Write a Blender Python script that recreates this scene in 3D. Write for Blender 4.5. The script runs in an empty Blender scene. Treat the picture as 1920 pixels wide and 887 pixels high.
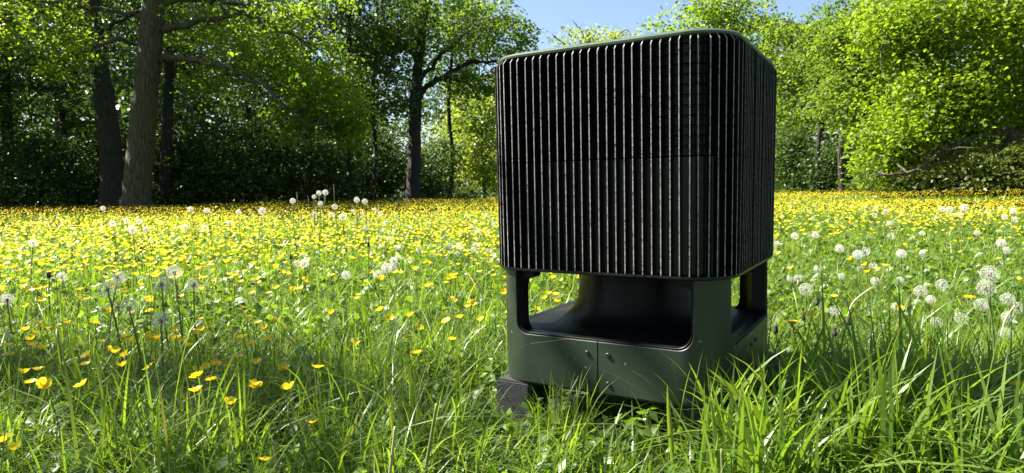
import bpy, bmesh, math, random
import numpy as np
from mathutils import Vector, Matrix

random.seed(7)
RNG = np.random.default_rng(7)
SC = bpy.context.scene
COL = SC.collection
D2R = math.radians

# ------------------------------------------------------------------ camera
S = 1.3                                   # metres per fitted unit
F_PX, PITCH, ROLL = 1225.255, 0.072476, -0.018017
CX, CY = 960.0, 443.5
CAM_Z = 0.52
_cp, _sp, _cr, _sr = math.cos(PITCH), math.sin(PITCH), math.cos(ROLL), math.sin(ROLL)
R0, U0 = Vector((1, 0, 0)), Vector((0, _sp, _cp))
AX_R = R0 * _cr + U0 * _sr
AX_U = U0 * _cr - R0 * _sr
AX_F = Vector((0, _cp, -_sp))
cam_data = bpy.data.cameras.new('camera')
cam = bpy.data.objects.new('camera', cam_data)
COL.objects.link(cam)
m = Matrix((AX_R, AX_U, -AX_F)).transposed().to_4x4()
m.translation = Vector((0, 0, CAM_Z))
cam.matrix_world = m
cam_data.sensor_width = 36.0
cam_data.lens = 36.0 * F_PX / 1920.0
cam_data.clip_start = 0.02
cam_data.clip_end = 1500.0
cam_data.dof.use_dof = True
cam_data.dof.focus_distance = 1.38
cam_data.dof.aperture_fstop = 15
SC.camera = cam

# ------------------------------------------------------------------ world and sun
SUN_EL = D2R(47)
TH = -0.540451                             # yaw of the device
PHI = D2R(14)                              # sun azimuth off the front face plane
d1 = Vector((-math.cos(TH), -math.sin(TH), 0))
n1 = Vector((math.sin(TH), -math.cos(TH), 0))
sun_h = d1 * math.cos(PHI) + n1 * math.sin(PHI)
SUN_DIR = (sun_h * math.cos(SUN_EL) + Vector((0, 0, math.sin(SUN_EL)))).normalized()
world = bpy.data.worlds.new('World')
SC.world = world
world.use_nodes = True
wn = world.node_tree
sky = wn.nodes.new('ShaderNodeTexSky')
sky.sky_type = 'NISHITA'
sky.sun_disc = False
sky.sun_elevation = SUN_EL
sky.sun_rotation = math.atan2(sun_h.x, sun_h.y)
sky.air_density = 1.0
sky.dust_density = 1.2
sky.ozone_density = 1.5
bg = wn.nodes['Background']
bg.inputs['Strength'].default_value = 0.055
wn.links.new(sky.outputs[0], bg.inputs[0])
sd = bpy.data.lights.new('sun', 'SUN')
sd.energy = 5.0
sd.angle = D2R(0.53)
sd.color = (1.0, 0.94, 0.83)
so = bpy.data.objects.new('sun', sd)
so.rotation_euler = SUN_DIR.to_track_quat('Z', 'Y').to_euler()
so.location = SUN_DIR * 60
COL.objects.link(so)
SC.view_settings.view_transform = 'Standard'
SC.view_settings.look = 'None'
SC.view_settings.gamma = 1.0
SC.view_settings.use_curve_mapping = False
SC.view_settings.exposure = 1.97
try:
    SC.cycles.max_bounces = 7
    SC.cycles.transparent_max_bounces = 6
    SC.cycles.transmission_bounces = 5
    SC.cycles.diffuse_bounces = 4
    SC.cycles.glossy_bounces = 3
    SC.cycles.caustics_reflective = False
except Exception:
    pass


# ------------------------------------------------------------------ helpers
def ray(px, py):
    u, v = (px - CX) / F_PX, (py - CY) / F_PX
    return AX_F + AX_R * u - AX_U * v


def at(px, py, y):
    """point seen at photo pixel (px, py) whose distance into the scene is y"""
    r = ray(px, py)
    return Vector((0, 0, CAM_Z)) + r * (y / r.y)


def tag(o, label=None, cat=None, group=None, kind=None):
    if label: o['label'] = label
    if cat: o['category'] = cat
    if group: o['group'] = group
    if kind: o['kind'] = kind
    return o


def empty(name, loc=(0, 0, 0), rz=0.0):
    o = bpy.data.objects.new(name, None)
    o.empty_display_size = 0.1
    o.location = loc
    o.rotation_euler = (0, 0, rz)
    COL.objects.link(o)
    return o


def link(name, me, parent=None, loc=None):
    o = bpy.data.objects.new(name, me)
    COL.objects.link(o)
    if parent is not None: o.parent = parent
    if loc is not None: o.location = loc
    return o


def mesh_from(name, V, Fc, mats, mi=None, smooth=False):
    me = bpy.data.meshes.new(name)
    me.from_pydata([tuple(v) for v in V], [], Fc)
    for mt in (mats if isinstance(mats, (list, tuple)) else [mats]): me.materials.append(mt)
    if mi is not None: me.polygons.foreach_set('material_index', mi)
    if smooth: me.polygons.foreach_set('use_smooth', [True] * len(me.polygons))
    me.update()
    return me


def np_mesh(name, V, T, mats, tint=None, mi=None, smooth=False, k=3):
    """fast mesh: V (n,3), T (m,k) faces, optional per-vertex tint"""
    me = bpy.data.meshes.new(name)
    V = np.ascontiguousarray(V, dtype=np.float32)
    T = np.ascontiguousarray(T, dtype=np.int32)
    me.vertices.add(len(V)); me.vertices.foreach_set('co', V.ravel())
    me.loops.add(T.size); me.loops.foreach_set('vertex_index', T.ravel())
    me.polygons.add(len(T))
    me.polygons.foreach_set('loop_start', np.arange(0, T.size, k, dtype=np.int32))
    me.polygons.foreach_set('loop_total', np.full(len(T), k, dtype=np.int32))
    if smooth: me.polygons.foreach_set('use_smooth', np.ones(len(T), dtype=bool))
    for mt in (mats if isinstance(mats, (list, tuple)) else [mats]): me.materials.append(mt)
    if mi is not None: me.polygons.foreach_set('material_index', np.asarray(mi, dtype=np.int32))
    if tint is not None:
        a = me.attributes.new('tint', 'FLOAT', 'POINT')
        a.data.foreach_set('value', np.asarray(tint, dtype=np.float32))
    me.update(calc_edges=True)
    return me


def noise2(x, y, sc, seed):
    """smooth value noise in 0..1, vectorised"""
    x = np.asarray(x, dtype=float) / sc + seed * 17.3; y = np.asarray(y, dtype=float) / sc + seed * 9.1
    xi, yi = np.floor(x), np.floor(y); fx, fy = x - xi, y - yi
    fx = fx * fx * (3 - 2 * fx); fy = fy * fy * (3 - 2 * fy)

    def h(a, b):
        v = np.sin(a * 127.1 + b * 311.7 + seed * 74.7) * 43758.5453
        return v - np.floor(v)
    return (h(xi, yi) * (1 - fx) + h(xi + 1, yi) * fx) * (1 - fy) + (h(xi, yi + 1) * (1 - fx) + h(xi + 1, yi + 1) * fx) * fy


# ------------------------------------------------------------------ materials
class NT:
    def __init__(s, name):
        s.m = bpy.data.materials.new(name); s.m.use_nodes = True
        s.t = s.m.node_tree; s.t.nodes.clear()
        s.out = s.t.nodes.new('ShaderNodeOutputMaterial')

    def n(s, kind, **kw):
        nd = s.t.nodes.new('ShaderNode' + kind)
        for k, v in kw.items():
            if k in nd.inputs: nd.inputs[k].default_value = v
            else: setattr(nd, k, v)
        return nd

    def l(s, a, b): s.t.links.new(a, b)


def ramp(nt, fac, stops):
    r = nt.n('ValToRGB')
    e = r.color_ramp.elements
    while len(e) < len(stops): e.new(0.5)
    for el, (p, c) in zip(e, stops):
        el.position = p; el.color = (*c, 1)
    nt.l(fac, r.inputs[0])
    return r


def leaf_mat(name, stops, trans_gain=(1.9, 2.1, 0.9), trans=0.42, rough=0.45, spec=0.35):
    nt = NT(name)
    a = nt.n('Attribute', attribute_name='tint')
    r = ramp(nt, a.outputs['Fac'], stops)
    p = nt.n('BsdfPrincipled', Roughness=rough)
    p.inputs['Specular IOR Level'].default_value = spec
    nt.l(r.outputs[0], p.inputs['Base Color'])
    mul = nt.n('MixRGB', blend_type='MULTIPLY'); mul.inputs[0].default_value = 1
    mul.inputs[2].default_value = (*trans_gain, 1)
    nt.l(r.outputs[0], mul.inputs[1])
    t = nt.n('BsdfTranslucent'); nt.l(mul.outputs[0], t.inputs[0])
    mx = nt.n('MixShader'); mx.inputs[0].default_value = trans
    nt.l(p.outputs[0], mx.inputs[1]); nt.l(t.outputs[0], mx.inputs[2])
    nt.l(mx.outputs[0], nt.out.inputs[0])
    return nt.m


def paint_mat(name, col, rough=0.5, noise_scale=40, var=0.25, bump=0.0, bump_scale=300, metallic=0.0, spec=0.5, speck=None):
    nt = NT(name)
    tc = nt.n('TexCoord')
    oi = nt.n('ObjectInfo'); va = nt.n('VectorMath', operation='ADD'); vs = nt.n('VectorMath', operation='SCALE')
    cx3 = nt.n('CombineXYZ')
    for q in 'XYZ': nt.l(oi.outputs['Random'], cx3.inputs[q])
    vs.inputs['Scale'].default_value = 37.0
    nt.l(cx3.outputs[0], vs.inputs[0]); nt.l(vs.outputs[0], va.inputs[0]); nt.l(tc.outputs['Object'], va.inputs[1])
    co = va.outputs[0]                                   # wear differs from one object to the next
    nz = nt.n('TexNoise', Scale=noise_scale, Detail=6.0)
    nt.l(co, nz.inputs['Vector'])
    lo = tuple(c * (1 - var) for c in col); hi = tuple(min(1, c * (1 + var)) for c in col)
    r = ramp(nt, nz.outputs['Fac'], [(0.3, lo), (0.7, hi)])
    p = nt.n('BsdfPrincipled', Roughness=rough, Metallic=metallic)
    p.inputs['Specular IOR Level'].default_value = spec
    src = r.outputs[0]
    if speck:
        nz3 = nt.n('TexNoise', Scale=speck[0], Detail=3.0)
        nt.l(co, nz3.inputs['Vector'])
        r3 = ramp(nt, nz3.outputs['Fac'], [(speck[1], (0, 0, 0)), (speck[1] + 0.03, (1, 1, 1))])
        mx = nt.n('MixRGB'); mx.inputs[2].default_value = (*speck[2], 1)
        nt.l(r3.outputs[0], mx.inputs[0]); nt.l(src, mx.inputs[1])
        src = mx.outputs[0]
    nt.l(src, p.inputs['Base Color'])
    rr = nt.n('MapRange'); rr.inputs['To Min'].default_value = rough * 0.8; rr.inputs['To Max'].default_value = min(1, rough * 1.25)
    nz2 = nt.n('TexNoise', Scale=noise_scale * 2.3, Detail=4.0)
    nt.l(co, nz2.inputs['Vector'])
    nt.l(nz2.outputs['Fac'], rr.inputs['Value']); nt.l(rr.outputs[0], p.inputs['Roughness'])
    if bump:
        bz = nt.n('TexNoise', Scale=bump_scale, Detail=5.0)
        nt.l(co, bz.inputs['Vector'])
        b = nt.n('Bump', Strength=bump, Distance=0.002)
        nt.l(bz.outputs['Fac'], b.inputs['Height']); nt.l(b.outputs[0], p.inputs['Normal'])
    nt.l(p.outputs[0], nt.out.inputs[0])
    return nt.m


def bark_mat(name, dark, light, moss, moss_amt=0.5):
    nt = NT(name)
    tc = nt.n('TexCoord')
    mp = nt.n('Mapping'); mp.inputs['Scale'].default_value = (9, 9, 1.6)
    nt.l(tc.outputs['Object'], mp.inputs[0])
    v = nt.n('TexVoronoi', Scale=1.4, feature='DISTANCE_TO_EDGE'); nt.l(mp.outputs[0], v.inputs['Vector'])
    nz = nt.n('TexNoise', Scale=2.2, Detail=8.0); nt.l(mp.outputs[0], nz.inputs['Vector'])
    mul = nt.n('Math', operation='MULTIPLY'); nt.l(v.outputs['Distance'], mul.inputs[0]); mul.inputs[1].default_value = 2.5
    add = nt.n('Math', operation='ADD'); nt.l(mul.outputs[0], add.inputs[0]); nt.l(nz.outputs['Fac'], add.inputs[1])
    r = ramp(nt, add.outputs[0], [(0.35, dark), (1.0, light)])
    n2 = nt.n('TexNoise', Scale=0.9, Detail=4.0); nt.l(tc.outputs['Object'], n2.inputs['Vector'])
    r2 = ramp(nt, n2.outputs['Fac'], [(0.45, (0, 0, 0)), (0.62, (moss_amt,) * 3)])
    mx = nt.n('MixRGB'); mx.inputs[2].default_value = (*moss, 1)
    nt.l(r2.outputs[0], mx.inputs[0]); nt.l(r.outputs[0], mx.inputs[1])
    p = nt.n('BsdfPrincipled', Roughness=0.9); nt.l(mx.outputs[0], p.inputs['Base Color'])
    b = nt.n('Bump', Strength=1.0, Distance=0.03); nt.l(add.outputs[0], b.inputs['Height']); nt.l(b.outputs[0], p.inputs['Normal'])
    nt.l(p.outputs[0], nt.out.inputs[0])
    return nt.m


M = {}
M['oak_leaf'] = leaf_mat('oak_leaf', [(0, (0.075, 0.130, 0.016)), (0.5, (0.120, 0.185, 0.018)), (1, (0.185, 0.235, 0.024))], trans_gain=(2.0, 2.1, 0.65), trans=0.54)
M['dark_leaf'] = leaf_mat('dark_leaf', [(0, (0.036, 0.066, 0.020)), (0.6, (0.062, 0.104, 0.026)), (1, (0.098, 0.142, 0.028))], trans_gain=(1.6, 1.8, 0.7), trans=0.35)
M['mid_leaf'] = leaf_mat('mid_leaf', [(0, (0.060, 0.110, 0.022)), (0.5, (0.095, 0.155, 0.024)), (1, (0.140, 0.195, 0.028))], trans_gain=(2.1, 2.1, 0.7), trans=0.5)
M['young_leaf'] = leaf_mat('young_leaf', [(0, (0.110, 0.170, 0.024)), (0.5, (0.160, 0.215, 0.032)), (1, (0.225, 0.255, 0.055))], trans_gain=(2.0, 2.0, 0.8), trans=0.52)
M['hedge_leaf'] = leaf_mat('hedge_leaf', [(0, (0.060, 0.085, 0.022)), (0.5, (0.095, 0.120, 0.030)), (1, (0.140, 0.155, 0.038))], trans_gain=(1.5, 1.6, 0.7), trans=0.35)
M['grass'] = leaf_mat('grass_blade', [(0, (0.052, 0.115, 0.024)), (0.35, (0.102, 0.182, 0.030)), (0.8, (0.160, 0.240, 0.042)), (0.93, (0.180, 0.235, 0.060)), (1, (0.36, 0.31, 0.13))], trans_gain=(1.9, 1.85, 0.5), trans=0.48, rough=0.38, spec=0.5)
M['herb'] = leaf_mat('herb_leaf', [(0, (0.060, 0.120, 0.022)), (0.5, (0.100, 0.170, 0.028)), (1, (0.155, 0.220, 0.036))], trans_gain=(1.9, 1.9, 0.55), trans=0.46, rough=0.42, spec=0.45)
M['stem'] = leaf_mat('flower_stem', [(0, (0.10, 0.17, 0.05)), (1, (0.22, 0.24, 0.09))], trans_gain=(1.3, 1.3, 0.8), trans=0.25)
M['petal'] = leaf_mat('buttercup_petal', [(0, (0.78, 0.52, 0.006)), (0.5, (0.80, 0.64, 0.020)), (1, (0.82, 0.74, 0.09))], trans_gain=(1.05, 1.0, 0.8), trans=0.5, rough=0.25, spec=0.6)
M['anther'] = paint_mat('buttercup_stamens', (0.72, 0.50, 0.02), 0.7, 400)
M['pappus'] = leaf_mat('dandelion_pappus', [(0, (0.78, 0.77, 0.72)), (1, (0.85, 0.84, 0.80))], trans_gain=(1, 1, 1), trans=0.45, rough=0.6, spec=0.2)
M['seed'] = paint_mat('dandelion_seed_core', (0.10, 0.075, 0.045), 0.8, 600, 0.4)
M['spent'] = paint_mat('spent_flower', (0.045, 0.040, 0.025), 0.9, 500, 0.4)
M['straw'] = leaf_mat('dry_straw', [(0, (0.42, 0.36, 0.20)), (1, (0.55, 0.49, 0.33))], trans_gain=(1, 1, 1), trans=0.2)
M['violet'] = leaf_mat('violet_petal', [(0, (0.22, 0.17, 0.50)), (1, (0.34, 0.28, 0.62))], trans_gain=(1, 1, 1), trans=0.35)
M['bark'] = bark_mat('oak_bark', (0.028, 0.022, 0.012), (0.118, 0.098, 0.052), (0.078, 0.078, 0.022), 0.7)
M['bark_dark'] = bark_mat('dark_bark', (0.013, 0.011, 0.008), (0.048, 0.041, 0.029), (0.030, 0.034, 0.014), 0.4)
M['black'] = paint_mat('black_fin_coating', (0.006, 0.006, 0.0075), 0.42, 30, 0.4, 0.08, 500, spec=0.3)
M['edge'] = paint_mat('worn_fin_edge', (0.30, 0.285, 0.285), 0.5, 130, 0.5, 0.3, 900, metallic=0.0, spec=0.3, speck=(230, 0.60, (0.05, 0.05, 0.05)))
M['backing'] = paint_mat('black_backing', (0.004, 0.0045, 0.0055), 0.32, 30, 0.4, 0.0, spec=0.3)
M['gloss_black'] = paint_mat('gloss_black_plastic', (0.0055, 0.0055, 0.0058), 0.40, 25, 0.4, 0.06, 220, spec=0.18)
M['green'] = paint_mat('dark_green_paint', (0.026, 0.040, 0.0262), 0.42, 7, 0.30, 0.10, 900, spec=0.45, speck=(48, 0.70, (0.13, 0.15, 0.12)))
M['lid'] = paint_mat('lid_green_paint', (0.060, 0.088, 0.058), 0.45, 14, 0.12, 0.10, 800)
M['screw'] = paint_mat('screw_green', (0.018, 0.026, 0.018), 0.4, 100, 0.2)
M['foam'] = paint_mat('grey_rubber_block', (0.026, 0.026, 0.031), 0.95, 500, 0.5, 0.9, 420, speck=(700, 0.62, (0.08, 0.08, 0.09)))
M['pad'] = paint_mat('pale_pad', (0.45, 0.47, 0.50), 0.6, 60)


def soil_mat():
    nt = NT('meadow_soil')
    tc = nt.n('TexCoord')
    a = nt.n('TexNoise', Scale=1.7, Detail=8.0); nt.l(tc.outputs['Object'], a.inputs['Vector'])
    b = nt.n('TexNoise', Scale=38.0, Detail=6.0); nt.l(tc.outputs['Object'], b.inputs['Vector'])
    ad = nt.n('Math', operation='ADD'); nt.l(a.outputs['Fac'], ad.inputs[0]); nt.l(b.outputs['Fac'], ad.inputs[1])
    r = ramp(nt, ad.outputs[0], [(0.35, (0.030, 0.035, 0.012)), (0.6, (0.045, 0.070, 0.016)), (0.8, (0.070, 0.105, 0.022))])
    # ramp input runs 0..2, keep it inside 0..1
    hf = nt.n('Math', operation='MULTIPLY'); hf.inputs[1].default_value = 0.55
    nt.l(ad.outputs[0], hf.inputs[0]); nt.l(hf.outputs[0], r.inputs[0])
    p = nt.n('BsdfPrincipled', Roughness=0.95); nt.l(r.outputs[0], p.inputs['Base Color'])
    bp = nt.n('Bump', Strength=1.0, Distance=0.03); nt.l(b.outputs['Fac'], bp.inputs['Height']); nt.l(bp.outputs[0], p.inputs['Normal'])
    nt.l(p.outputs[0], nt.out.inputs[0])
    return nt.m


M['soil'] = soil_mat()


# ------------------------------------------------------------------ ground
def ground_z(x, y):
    d = np.hypot(x, y)
    amp = np.clip(d / 6.0, 0.15, 1.0)
    return (noise2(x, y, 3.1, 3) - 0.5) * 0.06 * amp + (noise2(x, y, 0.8, 5) - 0.5) * 0.018


def build_ground():
    a = np.concatenate([-np.geomspace(700, 4, 26), np.arange(-3.6, 3.61, 0.3), np.geomspace(4, 700, 26)])
    X, Y = np.meshgrid(a, a)
    n = len(a)
    Z = np.where(np.hypot(X, Y) < 60, ground_z(X, Y), 0)
    V = np.c_[X.ravel(), Y.ravel(), Z.ravel()]
    i = np.arange((n - 1) * n).reshape(n - 1, n)[:, :-1].ravel()
    T = np.c_[i, i + 1, i + n + 1, i + n]
    tag(link('meadow_ground', np_mesh('meadow_ground', V, T, M['soil'], smooth=True, k=4)), 'green meadow ground under the grass and flowers', 'ground', kind='structure')


build_ground()

# ------------------------------------------------------------------ trees
def tube(path, radii, sides=8, cap=True, wob=0.0, rng=RNG):
    """tapered tube along 3D points -> (V, quads as list)"""
    P = np.array([tuple(p) for p in path], dtype=float); n = len(P)
    tn = np.gradient(P, axis=0); tn /= np.linalg.norm(tn, axis=1)[:, None] + 1e-9
    ref = np.array([0.0, 0, 1]) if abs(tn[0][2]) < 0.8 else np.array([1.0, 0, 0])
    V = []
    for k in range(n):
        u = np.cross(tn[k], ref); u /= np.linalg.norm(u) + 1e-9
        v = np.cross(tn[k], u)
        for j in range(sides):
            a = 2 * math.pi * j / sides
            r = radii[k] * (1 + wob * (rng.random() - 0.5))
            V.append(P[k] + r * (u * math.cos(a) + v * math.sin(a)))
    Fq = []
    for k in range(n - 1):
        for j in range(sides):
            j2 = (j + 1) % sides
            Fq.append((k * sides + j, k * sides + j2, (k + 1) * sides + j2, (k + 1) * sides + j))
    if cap: Fq.append(tuple(range((n - 1) * sides, n * sides)))
    return V, Fq


def smooth_path(pts, rad, n):
    """Catmull-Rom resample of points and radii"""
    P = np.array([tuple(p) for p in pts], dtype=float); R = np.array(rad, dtype=float)
    P = np.vstack([2 * P[0] - P[1], P, 2 * P[-1] - P[-2]]); R = np.r_[R[0], R, R[-1]]
    out, ro = [], []
    segs = len(P) - 3
    for t in np.linspace(0, segs - 1e-6, n):
        k = int(t); f = t - k
        p0, p1, p2, p3 = P[k], P[k + 1], P[k + 2], P[k + 3]
        out.append(0.5 * (2 * p1 + (p2 - p0) * f + (2 * p0 - 5 * p1 + 4 * p2 - p3) * f * f + (3 * p1 - p0 - 3 * p2 + p3) * f ** 3))
        ro.append(R[k + 1] * (1 - f) + R[k + 2] * f)
    return out, ro


def leaves(centers, rad, per, size, rng, flat=0.4, up=0.9, tint_sd=0.22, tint_mu=0.5, cl_tint=0.23):
    """many small folded leaves in flattened sprays round the given centres -> V, T, tint"""
    C = np.repeat(np.asarray(centers, dtype=float), per, axis=0)
    Rr = np.repeat(np.asarray(rad, dtype=float), per)
    N = len(C)
    a = rng.uniform(0, 2 * math.pi, N); q = np.sqrt(rng.random(N))
    off = np.c_[np.cos(a) * q * Rr, np.sin(a) * q * Rr, (rng.normal(0, 1, N) * 0.5 * flat - 0.28 * q * q) * Rr]
    B = C + off
    nrm = np.c_[rng.normal(0, 1, N), rng.normal(0, 1, N), rng.normal(0, 0.6, N) + up * 1.4]
    nrm /= np.linalg.norm(nrm, axis=1)[:, None]
    dr = np.c_[rng.normal(0, 1, N), rng.normal(0, 1, N), rng.normal(-0.35, 0.5, N)]
    dr -= nrm * (dr * nrm).sum(1)[:, None]; dr /= np.linalg.norm(dr, axis=1)[:, None] + 1e-9
    sd_ = np.cross(nrm, dr)
    L = size * rng.uniform(0.65, 1.3, N); W = L * rng.uniform(0.27, 0.40, N)
    fold = rng.uniform(0.02, 0.3, N)
    v0 = B; v2 = B + dr * L[:, None] - nrm * (L * rng.uniform(-0.1, 0.3, N))[:, None]
    mid = B + dr * (L * 0.5)[:, None]
    v1 = mid + sd_ * W[:, None] + nrm * (W * fold)[:, None]
    v3 = mid - sd_ * W[:, None] + nrm * (W * fold)[:, None]
    V = np.stack([v0, v1, v2, v3], axis=1).reshape(-1, 3)
    i = np.arange(N) * 4
    T = np.stack([np.c_[i, i + 1, i + 2], np.c_[i, i + 2, i + 3]], axis=1).reshape(-1, 3)
    ct = np.repeat(rng.normal(0, cl_tint, len(centers)), per)
    tint = np.clip(np.repeat(tint_mu + ct + rng.normal(0, tint_sd, N) * 0.6, 4), 0, 1)
    return V, T, tint


def blob_clusters(c, r, n, rng, shell=0.45):
    """cluster centres filling an ellipsoid, denser towards its skin, in uneven lumps"""
    v = rng.normal(0, 1, (n, 3)); v /= np.linalg.norm(v, axis=1)[:, None]
    q = shell + (1 - shell) * rng.random(n) ** 0.7
    lump = 0.75 + 0.5 * noise2(v[:, 0] * 3 + v[:, 2] * 2, v[:, 1] * 3, 1.0, int(abs(c[0]) * 10) % 50)
    return np.asarray(c) + v * (q * lump)[:, None] * np.asarray(r)


def px_blob(px, py, d, rpx, rpy, rdep=None):
    c = at(px, py, d)
    return (np.array(c), (rpx * d / F_PX, (rdep if rdep else max(rpx, rpy)) * d / F_PX, rpy * d / F_PX))


N_TRI = [0]


def tree(name, label, group, base, trunk_pts, branches, blobs, leaf_mat_, bark, size, rng_seed, cl_rad=0.5, per=42, twig=True, tint_mu=0.5, cat='tree', flat=0.4, clear=()):
    """base: world point; trunk_pts: [(point, radius)...]; branches: list of [(point, radius)...];
       blobs: (centre, radii, cluster count, leaf scale)"""
    rng = np.random.default_rng(rng_seed)
    root = empty(name, base)
    b = Vector(base)
    tag(root, label, cat, group)
    if trunk_pts:
        p, r = smooth_path([q[0] for q in trunk_pts], [q[1] for q in trunk_pts], max(8, len(trunk_pts) * 5))
        p = [np.array(x) + rng.normal(0, 0.02, 3) * (1, 1, 0) * (r[i] * 1.5) for i, x in enumerate(p)]
        V, Fq = tube([x - np.array(b) for x in p], r, 14, wob=0.10, rng=rng)
        link('trunk', mesh_from('trunk', V, Fq, bark, smooth=True), root)
    segs = []
    for br in branches:
        p, r = smooth_path([q[0] for q in br], [q[1] for q in br], len(br) * 4)
        p = [np.array(x) + rng.normal(0, 1, 3) * min(0.05, r[i]) * 0.8 for i, x in enumerate(p)]
        V, Fq = tube([x - np.array(b) for x in p], r, 7, wob=0.15, rng=rng)
        for k in range(3, len(p), 2):                     # side twigs
            for _ in range(2):
                dvec = rng.normal(0, 1, 3) * (1, 1, 0.6); dvec /= np.linalg.norm(dvec)
                ln = 0.35 + 0.5 * rng.random()
                q = [p[k], p[k] + dvec * ln * 0.5 + np.array((0, 0, 0.06)), p[k] + dvec * ln]
                v2, f2 = tube([x - np.array(b) for x in q], [r[k] * 0.35, r[k] * 0.22, 0.004], 4, rng=rng)
                o = len(V); V += v2; Fq += [tuple(i + o for i in f) for f in f2]
        link('branch', mesh_from('branch', V, Fq, bark, smooth=True), root)
        segs += p
    if trunk_pts: segs += [np.array(tuple(q[0])) for q in trunk_pts[1:]]
    segs = np.array([tuple(x) for x in segs]) if len(segs) else None
    Vs, Ts, ts, o = [], [], [], 0
    TV, TF = [], []
    for (c, r, n, ls) in blobs:
        cc = blob_clusters(c, r, int(n * (2.5 if ls < 1.4 else 1.3)), rng)
        cc = cc[cc[:, 2] > 0.12]
        for (p0, p1, dm) in clear:                        # boughs that would hang in front of the trunk
            px_ = CX + cc[:, 0] / cc[:, 1] * F_PX
            cc = cc[~((px_ > p0) & (px_ < p1) & (cc[:, 1] < dm) & (cc[:, 2] < 7))]
        if not len(cc): continue
        V, T, t = leaves(cc, cl_rad * ls * rng.uniform(0.6, 1.3, len(cc)), per, size * ls, rng, tint_mu=tint_mu, flat=flat)
        Vs.append(V); Ts.append(T + o); ts.append(t); o += len(V)
        if twig and segs is not None:
            for q in cc[:: 5]:
                k = np.argmin(((segs - q) ** 2).sum(1)); s0 = segs[k]
                if np.linalg.norm(s0 - q) > 5: s0 = q + (s0 - q) / np.linalg.norm(s0 - q) * 2
                mid = (s0 * 0.45 + q * 0.55) + np.array((0, 0, 0.10)) + rng.normal(0, 0.06, 3)
                v2, f2 = tube([s0 - np.array(b), mid - np.array(b), q - np.array(b)], [0.022, 0.014, 0.004], 4, cap=False, rng=rng)
                oo = len(TV); TV += v2; TF += [tuple(i + oo for i in f) for f in f2]
    if Vs:
        V = np.vstack(Vs) - np.array(b)
        cr = link('crown', np_mesh('crown', V, np.vstack(Ts), leaf_mat_, tint=np.concatenate(ts)), root)
        cr['kind'] = 'stuff'
        N_TRI[0] += sum(len(T) for T in Ts)
    if TV:
        tw = link('twigs', mesh_from('twigs', TV, TF, bark), root)
        tw['kind'] = 'stuff'
    return root


def tp(d, *pts):
    """[(px, py, r_px)...] at distance d -> [(point, radius)...]"""
    out = []
    for q in pts:
        dd = d if len(q) < 4 else q[3]
        out.append((at(q[0], q[1], dd), q[2] * dd / F_PX))
    return out


def gbase(px, d):
    p = at(px, 380, d); return (p.x, p.y, 0.0)


def trunk_to_ground(pts):
    p, r = pts[0]
    return [(Vector((p.x, p.y, -0.15)), r * 1.55), (Vector((p.x, p.y, 0.12)), r * 1.28), (Vector((p.x, p.y, 0.5)), r * 1.06)] + pts[1:]


def B(px, py, d, rx, ry, n, ls=1.0, dep=None):
    c, r = px_blob(px, py, d, rx, ry, dep)
    return (c, r, n, ls)


G_EDGE = 'trees along the woodland edge'
# the large oak on the left
tree('oak_tree', 'large oak with thick pale leaning trunk and long drooping right-hand limb', G_EDGE, gbase(257, 18),
     trunk_to_ground(tp(18, (257, 395, 24), (262, 300, 23), (272, 180, 22), (281, 90, 21), (289, 0, 19), (296, -150, 17), (302, -320, 12), (310, -520, 6))),
     [tp(18, (303, 60, 7), (335, 46, 6, 17.8), (400, 36, 5, 17.4), (470, 30, 4, 17), (500, 55, 2.5, 16.8)),
      tp(18, (300, 108, 7), (340, 111, 6, 17.6), (405, 118, 5, 17.2), (455, 141, 4.3, 16.9), (505, 172, 3.6, 16.6), (555, 218, 2.4, 16.4), (590, 240, 1.2, 16.3)),
      tp(18, (272, 84, 4), (215, 76, 3.5, 17.5), (165, 92, 2.6, 17.2), (125, 112, 1.6, 17)),
      tp(18, (276, 34, 4.5), (205, 22, 3.5, 17.6), (140, 12, 2.5, 17.2), (60, 0, 1.6, 17)),
      tp(18, (300, 8, 6), (380, 0, 5, 17.6), (440, 6, 4, 17.2), (500, 40, 3, 17), (560, 70, 2, 16.8)),
      tp(18, (296, -120, 9), (420, -180, 7, 17), (560, -200, 5, 16), (700, -160, 2, 15.5)),
      tp(18, (296, -150, 9), (160, -220, 7, 17.5), (20, -240, 5, 17), (-140, -200, 2, 16.5))],
     [B(560, 50, 17.6, 120, 66, 21), B(605, 160, 17.2, 72, 58, 26), B(645, 225, 16.8, 40, 42, 16), B(455, 62, 18.2, 85, 48, 10),
      B(420, 150, 18, 60, 34, 9), B(550, 225, 17, 50, 30, 9), B(350, 40, 18.6, 90, 46, 12), B(90, 40, 17.6, 130, 55, 18), B(140, 115, 17.6, 70, 28, 8), B(505, 125, 17.6, 60, 30, 12),
      B(130, -120, 17.5, 240, 90, 20, 1.5), B(40, -360, 18, 260, 130, 9, 2.2)],
     M['oak_leaf'], M['bark'], 0.11, 11, cl_rad=0.45, per=50, tint_mu=.78, flat=.7, clear=((215, 335, 18.9),))
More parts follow.
